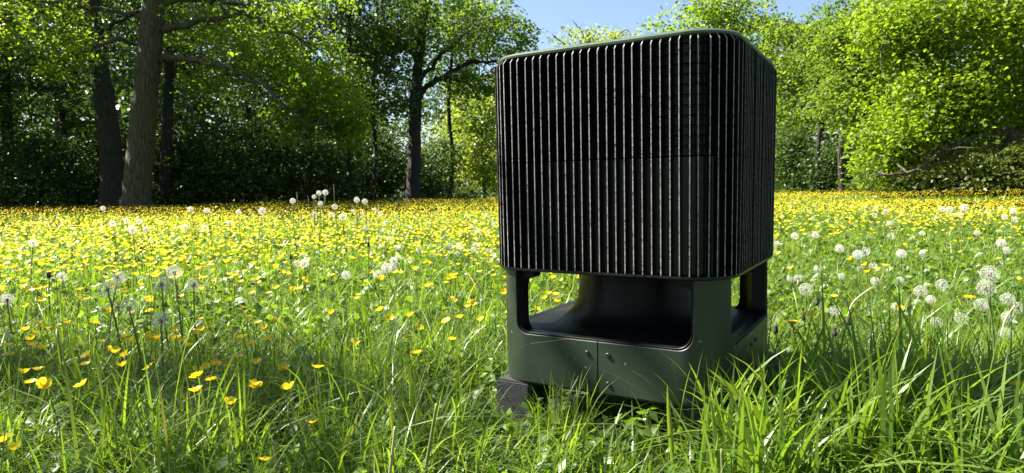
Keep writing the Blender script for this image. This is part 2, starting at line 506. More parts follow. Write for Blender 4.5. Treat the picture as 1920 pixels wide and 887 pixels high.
# trunk behind it
tree('oak_tree', 'dark oak trunk curving left just behind the large pale oak', G_EDGE, gbase(210, 20.5),
     trunk_to_ground(tp(20.5, (212, 392, 20), (208, 300, 19), (200, 215, 18), (187, 130, 16), (176, 60, 15), (168, -40, 14), (160, -200, 10), (155, -420, 5))),
     [tp(20.5, (176, 60, 5), (120, 30, 4), (50, 20, 3), (-20, 40, 2)), tp(20.5, (178, 70, 4), (225, 40, 3), (260, 20, 2))],
     [B(60, 90, 20, 120, 80, 26), B(-90, 60, 20, 120, 120, 26, 1.2), B(220, 60, 21.5, 80, 70, 14), B(100, -150, 20, 220, 120, 20, 1.8), B(20, -400, 20, 260, 130, 16, 2.4)],
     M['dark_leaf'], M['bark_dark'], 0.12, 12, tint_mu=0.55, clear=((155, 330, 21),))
tree('woodland_tree', 'slim straight dark trunk just right of the large pale oak', G_EDGE, gbase(311, 23),
     trunk_to_ground(tp(23, (310, 388, 10), (311, 300, 9.5), (315, 180, 9), (320, 60, 8), (322, -100, 6), (324, -260, 3))),
     [tp(23, (318, 100, 3), (370, 60, 2.4), (430, 20, 1.5))],
     [B(380, 60, 23, 120, 80, 44), B(330, 170, 24, 70, 60, 20), B(330, -140, 23, 240, 130, 22, 1.8)],
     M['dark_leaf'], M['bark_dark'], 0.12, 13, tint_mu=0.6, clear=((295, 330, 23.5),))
tree('woodland_tree', 'shadowed dark trunk at the far left edge of the wood', G_EDGE, gbase(12, 22),
     trunk_to_ground(tp(22, (12, 392, 11), (14, 280, 10), (10, 160, 9), (16, 40, 8), (20, -150, 5))),
     [tp(22, (12, 150, 4), (60, 110, 3), (110, 90, 2))],
     [B(20, 150, 21.5, 110, 60, 40), B(-60, 230, 21, 80, 80, 26), B(-40, -80, 22, 240, 140, 28, 1.7), B(-80, -330, 22, 320, 150, 20, 2.4)],
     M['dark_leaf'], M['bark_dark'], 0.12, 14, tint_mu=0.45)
tree('oak_tree', 'tall oak with forked crown of lit leaves left of the black device', G_EDGE, gbase(775, 27),
     trunk_to_ground(tp(27, (775, 374, 13), (777, 290, 12), (779, 200, 11.5), (783, 130, 9), (792, 60, 7), (800, -30, 5), (805, -160, 3))),
     [tp(27, (780, 195, 6), (800, 165, 5.5), (828, 146, 5), (870, 122, 4), (915, 116, 3.4), (965, 118, 2.6), (1010, 130, 1.4)),
      tp(27, (781, 160, 5), (815, 115, 4), (850, 80, 3), (890, 50, 2)),
      tp(27, (784, 120, 5), (750, 80, 4), (705, 55, 2.5)),
      tp(27, (828, 146, 3), (860, 150, 2.4), (895, 165, 1.4))],
     [B(860, 55, 27, 120, 75, 36), B(950, 70, 27, 70, 62, 22), B(985, 115, 27, 45, 26, 10), B(760, 60, 27, 80, 70, 20), B(890, 155, 27, 75, 25, 18),
      B(700, 90, 26, 60, 60, 24), B(830, -90, 27, 190, 100, 24, 1.5)],
     M['mid_leaf'], M['bark_dark'], 0.15, 15, cl_rad=0.6, per=36)
tree('woodland_tree', 'dark leafy tree between the large oak and the forked oak', G_EDGE, gbase(655, 25),
     trunk_to_ground(tp(25, (656, 378, 5.5), (655, 280, 5), (652, 180, 4.5), (655, 60, 4), (658, -80, 3))),
     [tp(25, (652, 190, 2.2), (690, 150, 1.8), (730, 130, 1.2))],
     [B(690, 170, 25, 100, 70, 28), B(700, 40, 25, 110, 80, 28), B(640, 300, 25.5, 70, 40, 16), B(650, -110, 25, 170, 90, 20, 1.6)],
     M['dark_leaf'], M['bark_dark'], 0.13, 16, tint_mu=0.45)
for i, (px, d, r, lab) in enumerate([
        (578, 25, 5, 'thin shaded trunk standing below the bright drooping oak leaves'),
        (702, 27, 4.5, 'thin shaded trunk left of the forked oak, half hidden by leaves'),
        (470, 26, 5, 'thin dark trunk deep in shade right of the large pale oak'),
        (845, 30, 4, 'thin trunk at the sunlit gap just right of the forked oak'),
        (120, 25, 6, 'dark trunk deep in shade left of the two oak trunks')]):
    tree('woodland_tree', lab, G_EDGE, gbase(px, d),
         trunk_to_ground(tp(d, (px, 380, r), (px + 3, 290, r * .95), (px - 4, 190, r * .85), (px + 5, 60, r * .7), (px + 2, -80, r * .4))), [],
         [B(px, 170, d, 70, 70, 22), B(px + 20, 60, d, 90, 70, 26), B(px, -70, d, 150, 80, 14, 1.5)],
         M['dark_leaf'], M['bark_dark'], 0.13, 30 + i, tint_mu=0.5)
# pale trees beyond
tree('young_tree', 'bright pale green young tree in the sunlit gap left of the device', G_EDGE, gbase(905, 36),
     trunk_to_ground(tp(36, (908, 366, 3), (906, 290, 2.6), (900, 200, 2), (898, 120, 1.4))), [],
     [B(890, 215, 36, 45, 45, 26), B(905, 300, 36, 50, 50, 30), B(870, 260, 35, 35, 60, 24), B(930, 200, 37, 40, 50, 20)],
     M['young_leaf'], M['bark_dark'], 0.19, 41, cl_rad=0.75, per=30)
for (px, d, ry, lab) in ((862, 42, 150, 'pale green tree far back in the sunlit gap, beside the forked oak'), (945, 45, 140, 'pale green tree far back, half hidden by the device edge')):
    tree('young_tree', lab, G_EDGE, gbase(px, d),
         trunk_to_ground(tp(d, (px, 364, 3), (px + 3, 280, 2.4), (px - 2, 190, 1.6))), [],
         [B(px, 250, d, 42, 75, 30), B(px + 5, 330, d - 2, 46, 34, 20), B(px, 180, d, 32, 40, 14)],
         M['young_leaf'], M['bark_dark'], 0.22, int(px), cl_rad=.85, per=30, tint_mu=.65)
tree('young_tree', 'unseen slender tree added left of the glade to dapple the near grass', G_EDGE, (-7.4, 3.4, 0),  # added out of view, crown placed to throw dappled shade on the foreground
     [(Vector((-7.4, 3.4, -.15)), .11), (Vector((-7.3, 3.4, 2.2)), .09), (Vector((-7.0, 3.3, 4.2)), .06), (Vector((-6.6, 3.2, 6.0)), .02)],
     [[(Vector((-7.05, 3.3, 3.9)), .045), (Vector((-6.0, 3.1, 4.6)), .03), (Vector((-4.3, 2.5, 5.0)), .012)]],
     [((-5.0, 2.45, 4.9), (1.15, .5, .45), 5, 1.0), ((-6.8, 3.2, 5.6), (1.0, .8, .8), 12, 1.0)],
     M['oak_leaf'], M['bark_dark'], .11, 71, cl_rad=.2, per=24)
tree('young_tree', 'sparse yellowish budding tree beyond the top of the device', G_EDGE, gbase(1110, 48),
     trunk_to_ground(tp(48, (1110, 362, 5), (1110, 230, 4), (1108, 120, 3), (1105, 60, 1.6))),
     [tp(48, (1108, 130, 2), (1060, 85, 1.3), (1035, 65, .7)), tp(48, (1108, 120, 2), (1150, 75, 1.3), (1175, 55, .7)), tp(48, (1107, 90, 1.5), (1090, 60, 1), (1075, 40, .6))],
     [B(1080, 85, 48, 42, 30, 16), B(1140, 82, 48, 50, 28, 18), B(1110, 150, 48, 95, 50, 44), B(1190, 105, 48, 40, 30, 12)],
     M['young_leaf'], M['bark_dark'], 0.22, 42, cl_rad=0.8, per=22, tint_mu=0.7)
tree('woodland_tree', 'tall bright green tree rising behind the device lid', G_EDGE, gbase(1330, 36),
     trunk_to_ground(tp(36, (1330, 362, 7), (1332, 220, 6), (1335, 90, 4), (1338, 0, 2))), [],
     [B(1310, 60, 36, 90, 55, 46), B(1290, 150, 36, 110, 90, 50), B(1400, 70, 36, 80, 65, 44), B(1380, 200, 36, 90, 90, 40), B(1340, 0, 36, 70, 30, 16)],
     M['oak_leaf'], M['bark_dark'], 0.19, 43, cl_rad=0.8, per=36, tint_mu=0.6)
tree('woodland_tree', 'light green tree standing just right of the device', G_EDGE, gbase(1490, 31),
     trunk_to_ground(tp(31, (1490, 364, 6), (1488, 260, 5.5), (1486, 140, 4), (1484, 40, 2))), [],
     [B(1475, 90, 31, 75, 60, 44), B(1490, 180, 31, 70, 70, 46), B(1530, 120, 32, 45, 60, 24), B(1470, 270, 31, 45, 60, 26)],
     M['mid_leaf'], M['bark_dark'], 0.17, 44, cl_rad=0.7, per=36, tint_mu=0.7)
for i, (px, d, r, lab) in enumerate([(1535, 27, 4.5, 'slim dark trunk in the shaded gap right of the device'),
                                     (1578, 25, 5.5, 'dark forked trunk in shade beside the bright right-hand oak')]):
    tree('woodland_tree', lab, G_EDGE, gbase(px, d),
         trunk_to_ground(tp(d, (px, 368, r), (px - 2, 290, r * .9), (px + 3, 220, r * .75), (px - 3, 130, r * .5), (px + 3, 40, r * .3))),
         [tp(d, (px + 1, 250, r * .5), (px + 22, 215, r * .4), (px + 38, 190, r * .25))],
         [B(px + 10, 110, d, 65, 50, 24), B(px + 15, 190, d + 1, 60, 55, 22), B(px, 25 + 40 * (i == 0), d, 45, 30, 10)],
         M['mid_leaf'], M['bark_dark'], 0.14, 50 + i, cl_rad=0.55, tint_mu=0.5)
# big bright oak on the right
tree('oak_tree', 'broad bright green oak reaching in low over the right of the meadow', G_EDGE, gbase(2140, 14.5),
     trunk_to_ground(tp(14.5, (2140, 390, 34), (2135, 250, 30), (2125, 120, 27), (2120, 0, 24), (2115, -200, 18), (2110, -420, 8))),
     [tp(14.5, (2128, 190, 11.2), (2040, 225, 12.2, 13.2), (1930, 245, 8.1, 12.8), (1870, 250, 6.8, 12.6), (1800, 268, 5.4, 12.2), (1750, 295, 4.1, 12.1), (1700, 325, 2.7, 11.9), (1640, 330, 1.6, 11.8)),
      tp(14.5, (1870, 250, 4.7, 12.6), (1850, 275, 4.1, 12.4), (1800, 282, 3.0, 12.2), (1765, 300, 2.2, 12.2), (1735, 318, 1.4, 12.1)),
      tp(14.5, (1940, 243, 5.4, 12.7), (1890, 262, 4.7, 12.4), (1880, 278, 3.2, 12.4), (1862, 276, 2.2, 12.4)),
      tp(14.5, (2125, 110, 11), (2020, 120, 8, 14), (1920, 165, 5, 13.6), (1840, 190, 3, 13.2), (1760, 205, 1.6, 13)),
      tp(14.5, (2120, 40, 11), (2000, 20, 7, 14), (1880, 30, 5, 13.6), (1760, 60, 3, 13.2), (1650, 85, 1.6, 13)),
      tp(14.5, (2118, -100, 10), (1990, -160, 7), (1850, -180, 4), (1740, -160, 2))],
     [B(1840, 95, 13.4, 130, 80, 56), B(1740, 185, 13, 95, 65, 52), B(1870, 190, 13.2, 90, 52, 30), B(1680, 265, 12.8, 62, 42, 32), B(1640, 312, 12.6, 26, 16, 6),
      B(1750, 255, 12.8, 70, 36, 28), B(1690, 60, 13.4, 70, 60, 40), B(1950, 130, 14, 120, 110, 60), B(1860, 20, 13.4, 150, 50, 50), B(1970, 235, 13.6, 60, 30, 16),
      B(1900, -130, 14, 280, 110, 70, 1.6), B(2120, -300, 14.5, 380, 160, 80, 2.2), B(2250, 60, 14.5, 140, 180, 40, 1.8)],
     M['oak_leaf'], M['bark'], 0.088, 60, cl_rad=0.44, per=60, tint_mu=0.75, flat=.85)
tree('woodland_tree', 'mid green tree with open crown left of the bright right-hand oak', G_EDGE, gbase(1625, 22),
     trunk_to_ground(tp(22, (1630, 370, 6), (1632, 280, 5.5), (1628, 160, 4.5), (1620, 60, 3))),
     [tp(22, (1628, 150, 3), (1600, 100, 2.2), (1560, 55, 1.3)), tp(22, (1625, 110, 2.6), (1660, 60, 2), (1690, 20, 1.2))],
     [B(1585, 70, 22, 55, 35, 26), B(1600, 150, 22, 65, 55, 40), B(1640, 90, 22.5, 60, 60, 34), B(1665, 20, 22, 60, 36, 24), B(1615, 215, 22, 45, 40, 20)],
     M['mid_leaf'], M['bark_dark'], 0.13, 61, cl_rad=0.5, per=42, tint_mu=0.75)

# bushes of the understorey and the hedge on the right
G_BUSH = 'bushes under the woodland edge'
for i, (px, d, w, h, mat, mu, lab) in enumerate([
        (60, 21, 95, 125, 'dark_leaf', .40, 'dark shaded bush at the far left of the wood edge'),
        (150, 23.5, 70, 120, 'dark_leaf', .5, 'dark bush in shade left of the two oak trunks'),
        (370, 24, 62, 130, 'dark_leaf', .5, 'dark bush in shade just right of the large pale oak'),
        (470, 25, 80, 150, 'dark_leaf', .6, 'tall dark green bush behind the drooping oak limb'),
        (560, 27, 70, 150, 'dark_leaf', .5, 'dark bush below the bright drooping oak leaves'),
        (640, 28, 70, 120, 'dark_leaf', .45, 'low dark bush in shade between the thin trunks'),
        (725, 29, 60, 135, 'dark_leaf', .6, 'leafy dark bush directly left of the forked oak trunk'),
        (815, 30, 50, 110, 'dark_leaf', .7, 'leafy bush directly right of the forked oak trunk'),
        (255, 25, 70, 160, 'dark_leaf', .5, 'dark bush seen between and behind the two oak trunks'),
        (1485, 29, 55, 120, 'dark_leaf', .7, 'shaded green bush by the right side of the device'),
        (1575, 27, 60, 90, 'dark_leaf', .5, 'dark low bush under the gap left of the right-hand oak'),
        (1690, 19.5, 70, 62, 'hedge_leaf', .45, 'olive low bush under the tips of the right-hand oak'),
        (1790, 18.5, 90, 84, 'hedge_leaf', .5, 'olive spreading hawthorn bush under the right-hand oak limb'),
        (1905, 17.5, 80, 96, 'hedge_leaf', .5, 'olive hawthorn bush at the far right meadow edge')]):
    base = gbase(px, d); rx = w * d / F_PX; hz = h * d / F_PX + .3
    rr = np.random.default_rng(900 + i)
    stems = []
    for k in range(4):
        a = rr.uniform(0, 6.28); q = Vector(base)
        stems.append([(q + Vector((math.cos(a) * .1, math.sin(a) * .1, -.1)), .03), (q + Vector((math.cos(a) * rx * .25, math.sin(a) * rx * .25, hz * .45)), .022), (q + Vector((math.cos(a) * rx * .5, math.sin(a) * rx * .5, hz * .85)), .01)])
    bl = [((base[0], base[1], hz * .5), (rx, rx, hz * .5), int(30 * (w * h / 9000) + 14), 1.0),
          ((base[0] + rr.uniform(-.5, .5) * rx, base[1], hz * .75), (rx * .7, rx * .7, hz * .3), 14, 1.0),
          ((base[0] + rr.uniform(-.5, .5) * rx, base[1] - rx * .3, hz * .25), (rx * .9, rx * .7, hz * .25), 16, 1.0)]
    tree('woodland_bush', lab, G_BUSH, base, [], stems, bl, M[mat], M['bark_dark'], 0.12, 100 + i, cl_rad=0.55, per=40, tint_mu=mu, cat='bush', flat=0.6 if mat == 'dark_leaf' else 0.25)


# the wood behind and beside, one mass
def wood_mass():
    rng = np.random.default_rng(77)
    C, L = [], []

    def fill(x0, x1, y0, y1, z0, z1, n):
        p = np.c_[rng.uniform(x0, x1, n), rng.uniform(y0, y1, n), rng.uniform(z0, z1, n)]
        keep = noise2(p[:, 0], p[:, 2] + p[:, 1] * .7, 2.6, 4) > 0.30
        C.append(p[keep])
    fill(-46, -16, 33, 46, 0.2, 17, 1600)
    fill(-17, -8, 36, 46, 0.2, 7, 330)
    fill(-40, -14, 31, 40, 0.2, 6, 420)         # back of the wood on the left
    fill(-56, -2, 50, 64, 0.2, 20, 1500)
    fill(13, 46, 36, 50, 0.2, 9, 760)             # back of the wood on the right
    fill(-3, 16, 47, 58, 0.1, 5.2, 380)
    fill(-40, -15.5, 9, 31, 2.5, 13, 450)            # the wood goes on out of view to the left
    fill(-32, 32, -24, -11, 0.3, 17, 700)        # unseen trees added behind the viewer to block sky light
    fill(20, 32, -14, 26, 0.3, 15, 420)          # more unseen trees added on the right to cut the sky
    V, T, t = leaves(np.vstack(C), 1.25 * rng.uniform(.7, 1.3, sum(map(len, C))), 30, 0.42, rng, tint_mu=.5, flat=.7)
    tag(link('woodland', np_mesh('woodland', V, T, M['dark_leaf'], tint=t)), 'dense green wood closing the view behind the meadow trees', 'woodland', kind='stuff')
    N_TRI[0] += len(T)
    # shaded undergrowth between the trunks
    n = 850
    x = rng.uniform(-30, -1.5, n); y = rng.uniform(22.5, 33, n); y += np.where(x > -5, 5, 0); h = 1.0 + 2.6 * noise2(x, y, 3.0, 21)
    z = rng.random(n) ** .8 * h + .1
    x2 = rng.uniform(9.5, 28, 520); y2 = rng.uniform(26, 36, 520); z2 = rng.random(520) * (1 + 2.0 * noise2(x2, y2, 3, 22)) + .1
    z = np.where(x / y > -.115, np.minimum(z, .3) * .6, z)
    V, T, t = leaves(np.c_[np.r_[x, x2], np.r_[y, y2], np.r_[z, z2]], .6 * rng.uniform(.6, 1.3, n + 520), 38, 0.15, rng, tint_mu=.42, flat=.8)
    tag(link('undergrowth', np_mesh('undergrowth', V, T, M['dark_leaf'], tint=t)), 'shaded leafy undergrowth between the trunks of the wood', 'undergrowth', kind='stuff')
    N_TRI[0] += len(T)


wood_mass()

# ------------------------------------------------------------------ the device
DX, DY = 0.22706 * S, 1.15304 * S
HB, HT, RC = 0.19866 * S, 0.20134 * S, 0.06707 * S
ZT, ZB = CAM_Z + 0.20950 * S, CAM_Z - 0.12841 * S
HBASE, Z0, ZC = 0.19205 * S, CAM_Z - 0.31835 * S, CAM_Z - 0.23643 * S
ZS = 0.574


def path_pt(s, h, r):
    """point and outward normal at fraction s (0..1) of a rounded square, starting mid front (-y), moving to +x"""
    fl = h - r; q = 2 * fl + math.pi * r / 2
    s = (s % 1.0) * 4; side = int(s); u = (s - side) * q
    if u < fl: p, n = (u, -h), (0, -1)
    elif u < fl + math.pi * r / 2:
        a = (u - fl) / r
        p, n = (fl + r * math.sin(a), -fl - r * math.cos(a)), (math.sin(a), -math.cos(a))
    else:
        w = u - fl - math.pi * r / 2
        p, n = (h, -fl + w), (1, 0)
    c, sn = ((1, 0), (0, 1), (-1, 0), (0, -1))[side]
    return Vector((p[0] * c - p[1] * sn, p[0] * sn + p[1] * c, 0)), Vector((n[0] * c - n[1] * sn, n[0] * sn + n[1] * c, 0))


def q_len(h, r): return 2 * (h - r) + math.pi * r / 2


def ring_mesh(name, rows, mats, n=96, cap_top=False, cap_bot=False, smooth=True, r=RC):
    """rows: (half size, z[, corner radius]) -> swept rounded-square shell"""
    V, Fc = [], []
    for row in rows:
        h, z = row[0], row[1]; rr = row[2] if len(row) > 2 else min(r, h * 0.99)
        fl = h - rr
        ss = []
        for k in range(4):
            q = q_len(h, rr)
            ss += [(k + u / q) / 4 for u in np.r_[np.linspace(0, fl, 5)[:-1], fl + np.linspace(0, math.pi * rr / 2, 13)[:-1], fl + math.pi * rr / 2 + np.linspace(0, fl, 5)[:-1]]]
        for s in ss:
            p, _ = path_pt(s, h, rr); V.append((p.x, p.y, z))
    k = len(ss)
    for i in range(len(rows) - 1):
        for j in range(k):
            j2 = (j + 1) % k
            Fc.append((i * k + j, i * k + j2, (i + 1) * k + j2, (i + 1) * k + j))
    if cap_top: Fc.append(tuple(range((len(rows) - 1) * k, len(rows) * k)))
    if cap_bot: Fc.append(tuple(reversed(range(k))))
    me = mesh_from(name, V, Fc, mats, smooth=smooth)
    if smooth:
        try: me.set_sharp_from_angle(angle=D2R(35))
        except Exception: pass
    return me


dev = empty('finned_device', (DX, DY, 0), TH)
tag(dev, 'large black finned device on an open dark green base in the meadow', 'device')

# fins
NF = 110


def fin_mesh(taper_out):
    V, Fc, mi = [], [], []
    th = 0.00095

    def plate(prof):
        o = len(V); n = len(prof)
        for sx in (-th, th):
            for (dep, z) in prof: V.append((sx, dep, z))
        Fc.append(tuple(o + i for i in range(n))); mi.append(0)
        Fc.append(tuple(o + n + i for i in reversed(range(n)))); mi.append(0)
        for i in range(n):
            j = (i + 1) % n
            Fc.append((o + i, o + n + i, o + n + j, o + j))
            mi.append(1 if (prof[i][0] < 0.0125 and prof[j][0] < 0.0125) else 0)
    ot = lambda z: (HT - HB) * (ZT - z) / (ZT - ZB)
    plate([(ot(ZB + .001), ZB + .001), (ot(ZS - .0008), ZS - .0008), (.017, ZS - .0008), (.017, ZB + .001)])
    plate([(ot(ZS + .0008), ZS + .0008), (ot(ZT - .012), ZT - .012), (.0095, ZT - .002), (.0235, ZT - .002), (.0235, ZS + .0008)])
    return mesh_from('fin', V, Fc, [M['black'], M['edge']], mi)


fin_me = fin_mesh(0)
for k in range(NF):
    p, n = path_pt((k + 0.5) / NF, HT, RC)
    o = link('fin', fin_me, dev)
    # local +y of the fin points inwards
    o.location = p - n * random.uniform(0, .0007)
    o.rotation_euler = (random.gauss(0, .0012), random.gauss(0, .0012), math.atan2(-n.y, -n.x) - math.pi / 2 + random.gauss(0, .02))

rows = []
z = ZS + 0.001
while z < ZT - 0.004:                                   # upper backing, ringed by narrow slots
    rows += [(HT - .0265, z), (HT - .0235, z + .0015), (HT - .0235, z + .0145), (HT - .0265, z + .016)]
    z += .0185
bk = link('backing', ring_mesh('backing', rows, M['backing']), dev)
link('backing', ring_mesh('backing', [(HB - .0125, ZB + .002), (HB - .0120, ZS - .001), (HB - .03, ZS - .0005)], M['backing']), dev)
link('bottom_rim', ring_mesh('bottom_rim', [(HB - .001, ZB + .001), (HB - .001, ZB - .004), (HB - .004, ZB - .006), (HB - .05, ZB - .006), (HB - .12, ZB - .005)], M['black']), dev)
link('lid', ring_mesh('lid', [(HT - .05, ZT - .006), (HT - .0085, ZT - .0035), (HT - .006, ZT - .0015), (HT - .0055, ZT + .0025), (HT - .0085, ZT + .0062), (HT - .014, ZT + .0082), (HT - .06, ZT + .012), (HT - .14, ZT + .014)], M['lid'], cap_top=True), dev)

# green base in four wrap-round panels, black liner behind
WIN = 0.190


def corner_shell(name, off, thick, z_low, z_sill, z_top, win, fil, gap, mat, chamfer=0.003):
    h, r = HBASE - off, RC - off
    q = q_len(h, r); fl = h - r
    a_edge = math.asin(min(1, max(0, (win - fl) / r))) * r if win > fl else win - fl   # arc from the tangent point
    e0 = fl + a_edge; e1 = q - e0
    us = sorted(set(np.round(np.r_[np.linspace(gap, e0 - fil, 6), e0 - fil + fil * np.sin(np.linspace(0, math.pi / 2, 9)), e0 + 1e-4, np.linspace(e0 + 2e-4, e1 - 2e-4, 14), e1 - 1e-4,
                                     e1 + fil - fil * np.sin(np.linspace(0, math.pi / 2, 9)), np.linspace(e1 + fil, q - gap, 6)], 6)))

    def top(u):
        if e0 < u < e1: return z_top
        d = (e0 - u) if u <= e0 else (u - e1)
        if d >= fil: return z_sill
        return z_sill + fil - math.sqrt(max(0, fil * fil - (fil - d) ** 2))
    V, Fc = [], []
    for u in us:
        p, n = path_pt(u / q / 4, h, r); t = top(u)
        for (po, z) in ((chamfer, z_low), (0, z_low + chamfer * 1.4), (0, t - .0008), (.0008, t), (thick, t), (thick, z_low)):
            w = p - n * po; V.append((w.x, w.y, z))
    k = 6
    for i in range(len(us) - 1):
        for j in range(k):
            j2 = (j + 1) % k
            Fc.append((i * k + j, (i + 1) * k + j, (i + 1) * k + j2, i * k + j2))
    Fc.append(tuple(range(k))); Fc.append(tuple(reversed(range((len(us) - 1) * k, len(us) * k))))
    me = mesh_from(name, V, Fc, mat, smooth=True)
    try: me.set_sharp_from_angle(angle=D2R(30))
    except Exception: pass
    return me


panel_me = corner_shell('corner_panel', 0, .004, Z0, ZC, ZB - .0065, WIN, .030, .0012, M['green'])
liner_me = corner_shell('liner', .0045, .030, Z0 + .004, ZC + .0035, ZB - .0066, WIN - .004, .030, 0, M['gloss_black'], .001)


def screw_mesh():
    V, Fc = [], []
    prof = [(.0052, 0), (.0052, .001), (.0046, .0022), (.003, .0031), (.0022, .0032), (.0018, .0018)]
    for (rr, y) in prof:
        for j in range(12): a = 2 * math.pi * j / 12; V.append((rr * math.cos(a), -y, rr * math.sin(a)))
    for i in range(len(prof) - 1):
        for j in range(12): Fc.append((i * 12 + j, i * 12 + (j + 1) % 12, (i + 1) * 12 + (j + 1) % 12, (i + 1) * 12 + j))
    Fc.append(tuple(range(60, 72)))
    return mesh_from('screw', V, Fc, M['screw'], smooth=True)


screw_me = screw_mesh()
for k in range(4):
    pn = link('corner_panel', panel_me, dev); pn.rotation_euler = (0, 0, k * math.pi / 2)
    ln = link('liner', liner_me, dev); ln.rotation_euler = (0, 0, k * math.pi / 2)
    for (face, t) in ((0, .0225), (1, -.0225)):
        for zz in (Z0 + .082, Z0 + .024):
            s = link('screw', screw_me, pn)
            if face == 0: s.location = (t, -HBASE + .0003, zz)
            else: s.location = (HBASE - .0003, t, zz); s.rotation_euler = (0, 0, math.pi / 2)

# black floor tray rising into the trumpet-shaped cone
def horn(name, u0, u1, n, mat, grow=0.0):
    V, Fc = [], []; k = 72
    for i in range(n + 1):
        u = u0 + (u1 - u0) * i / n
        rc = .130 * (1 + .14 * u + .16 * u ** 3) + .074 * u ** 11 + grow
        zz = ZB - .005 - (ZB - .005 - (ZC - .004)) * u
        w = min(1, max(0, (u - .84) / .16)); w = w * w * (3 - 2 * w)
        for j in range(k):
            a = 2 * math.pi * j / k
            c = Vector((rc * math.cos(a), rc * math.sin(a), 0))
            if w > 0:
                hh = HBASE - .0175; rr = RC - .017; best = None
                ca, sa = abs(math.cos(a)), abs(math.sin(a)); fl = hh - rr
                tmax = hh / max(ca, sa)
                if min(ca, sa) * tmax > fl:                    # inside the corner arc
                    bq = fl * (ca + sa); cq = 2 * fl * fl - rr * rr
                    tmax = bq + math.sqrt(max(0, bq * bq - cq))
                c = c.lerp(Vector((tmax * math.cos(a), tmax * math.sin(a), 0)), w)
            V.append((c.x, c.y, zz))
    for i in range(n):
        for j in range(k): Fc.append((i * k + j, (i + 1) * k + j, (i + 1) * k + (j + 1) % k, i * k + (j + 1) % k))
    return mesh_from(name, V, Fc, mat, smooth=True)


link('horn_cone', horn('horn_cone', 0, .5, 12, M['gloss_black'], .0025), dev)
link('floor_tray', horn('floor_tray', .48, 1.0, 30, M['gloss_black']), dev)
link('underside', ring_mesh('underside', [(HBASE - .012, Z0 + .02), (HBASE - .012, Z0 + .006), (HBASE - .02, Z0 + .003), (.05, Z0 + .003, .02)], M['gloss_black'], cap_bot=False), dev)


# small bracket blocks at the top of each window's ends
def bracket_mesh():
    prof = [(0, 0), (.030, 0), (.030, -.012), (.024, -.017), (.010, -.018), (.003, -.024), (0, -.034)]
    V = [(x, y, z) for y in (0, .03) for (x, z) in prof]; n = len(prof)
    Fc = [tuple(range(n)), tuple(reversed(range(n, 2 * n)))] + [(i, n + i, n + (i + 1) % n, (i + 1) % n) for i in range(n)]
    return mesh_from('bracket', V, Fc, M['gloss_black'])


br_me = bracket_mesh()
for k in range(4):
    for sgn in (1, -1):
        o = link('bracket', br_me, dev)
        c, s = math.cos(k * math.pi / 2), math.sin(k * math.pi / 2)
        lx, ly = -sgn * (WIN - .005), -HBASE + .022 + (0.03 if sgn < 0 else 0)
        o.location = (lx * c - ly * s, lx * s + ly * c, ZB - .0066)
        o.rotation_euler = (0, 0, k * math.pi / 2 + (0 if sgn > 0 else math.pi))


# feet: blocks the device stands on
def dev_pt(lx, ly, z=0):
    return Vector((DX + lx * math.cos(TH) - ly * math.sin(TH), DY + lx * math.sin(TH) + ly * math.cos(TH), z))


def block(lx, ly, label, sx=.05, sy=.05):
    bm = bmesh.new()
    bmesh.ops.create_cube(bm, size=1)
    for v in bm.verts: v.co = Vector((v.co.x * sx * 2, v.co.y * sy * 2, (v.co.z + .5) * (Z0 + .03) - .03))
    bmesh.ops.bevel(bm, geom=list(bm.edges), offset=.004, segments=2, affect='EDGES')
    me = bpy.data.meshes.new('foot_block'); bm.to_mesh(me); bm.free(); me.materials.append(M['foam'])
    o = link('support_block', me); o.location = dev_pt(lx, ly); o.rotation_euler = (0, 0, TH)
    tag(o, label, 'block', 'blocks under the device')
    return o


BLK = dev_pt(-.200, -.206)
block(-.200, -.206, 'dark grey rubber block under the left corner of the green base', .042, .045)
block(.215, .205, 'dark rubber block showing under the far right corner of the base')
block(.185, -.190, 'dark rubber block in shade under the near corner of the base')

# ------------------------------------------------------------------ meadow
FOV_T = 960 / F_PX * 1.15


def wedge(n, d0, d1, rng, power=1.0, x_extra=0.4):
    """uniform points in the view wedge between two distances"""
    y = np.sqrt(rng.uniform(d0 ** 2, d1 ** 2, n)); x = rng.uniform(-1, 1, n) * (y * FOV_T + x_extra)
    return x, y


def in_dev(x, y, mrg=0.0):
    lx = (x - DX) * math.cos(TH) + (y - DY) * math.sin(TH); ly = -(x - DX) * math.sin(TH) + (y - DY) * math.cos(TH)
    e = HBASE - .005 + mrg
    a = (np.abs(lx) < e) & (np.abs(ly) < e)
    b = (np.abs(lx + .207) < .05) & (np.abs(ly + .213) < .05)
    return a | b


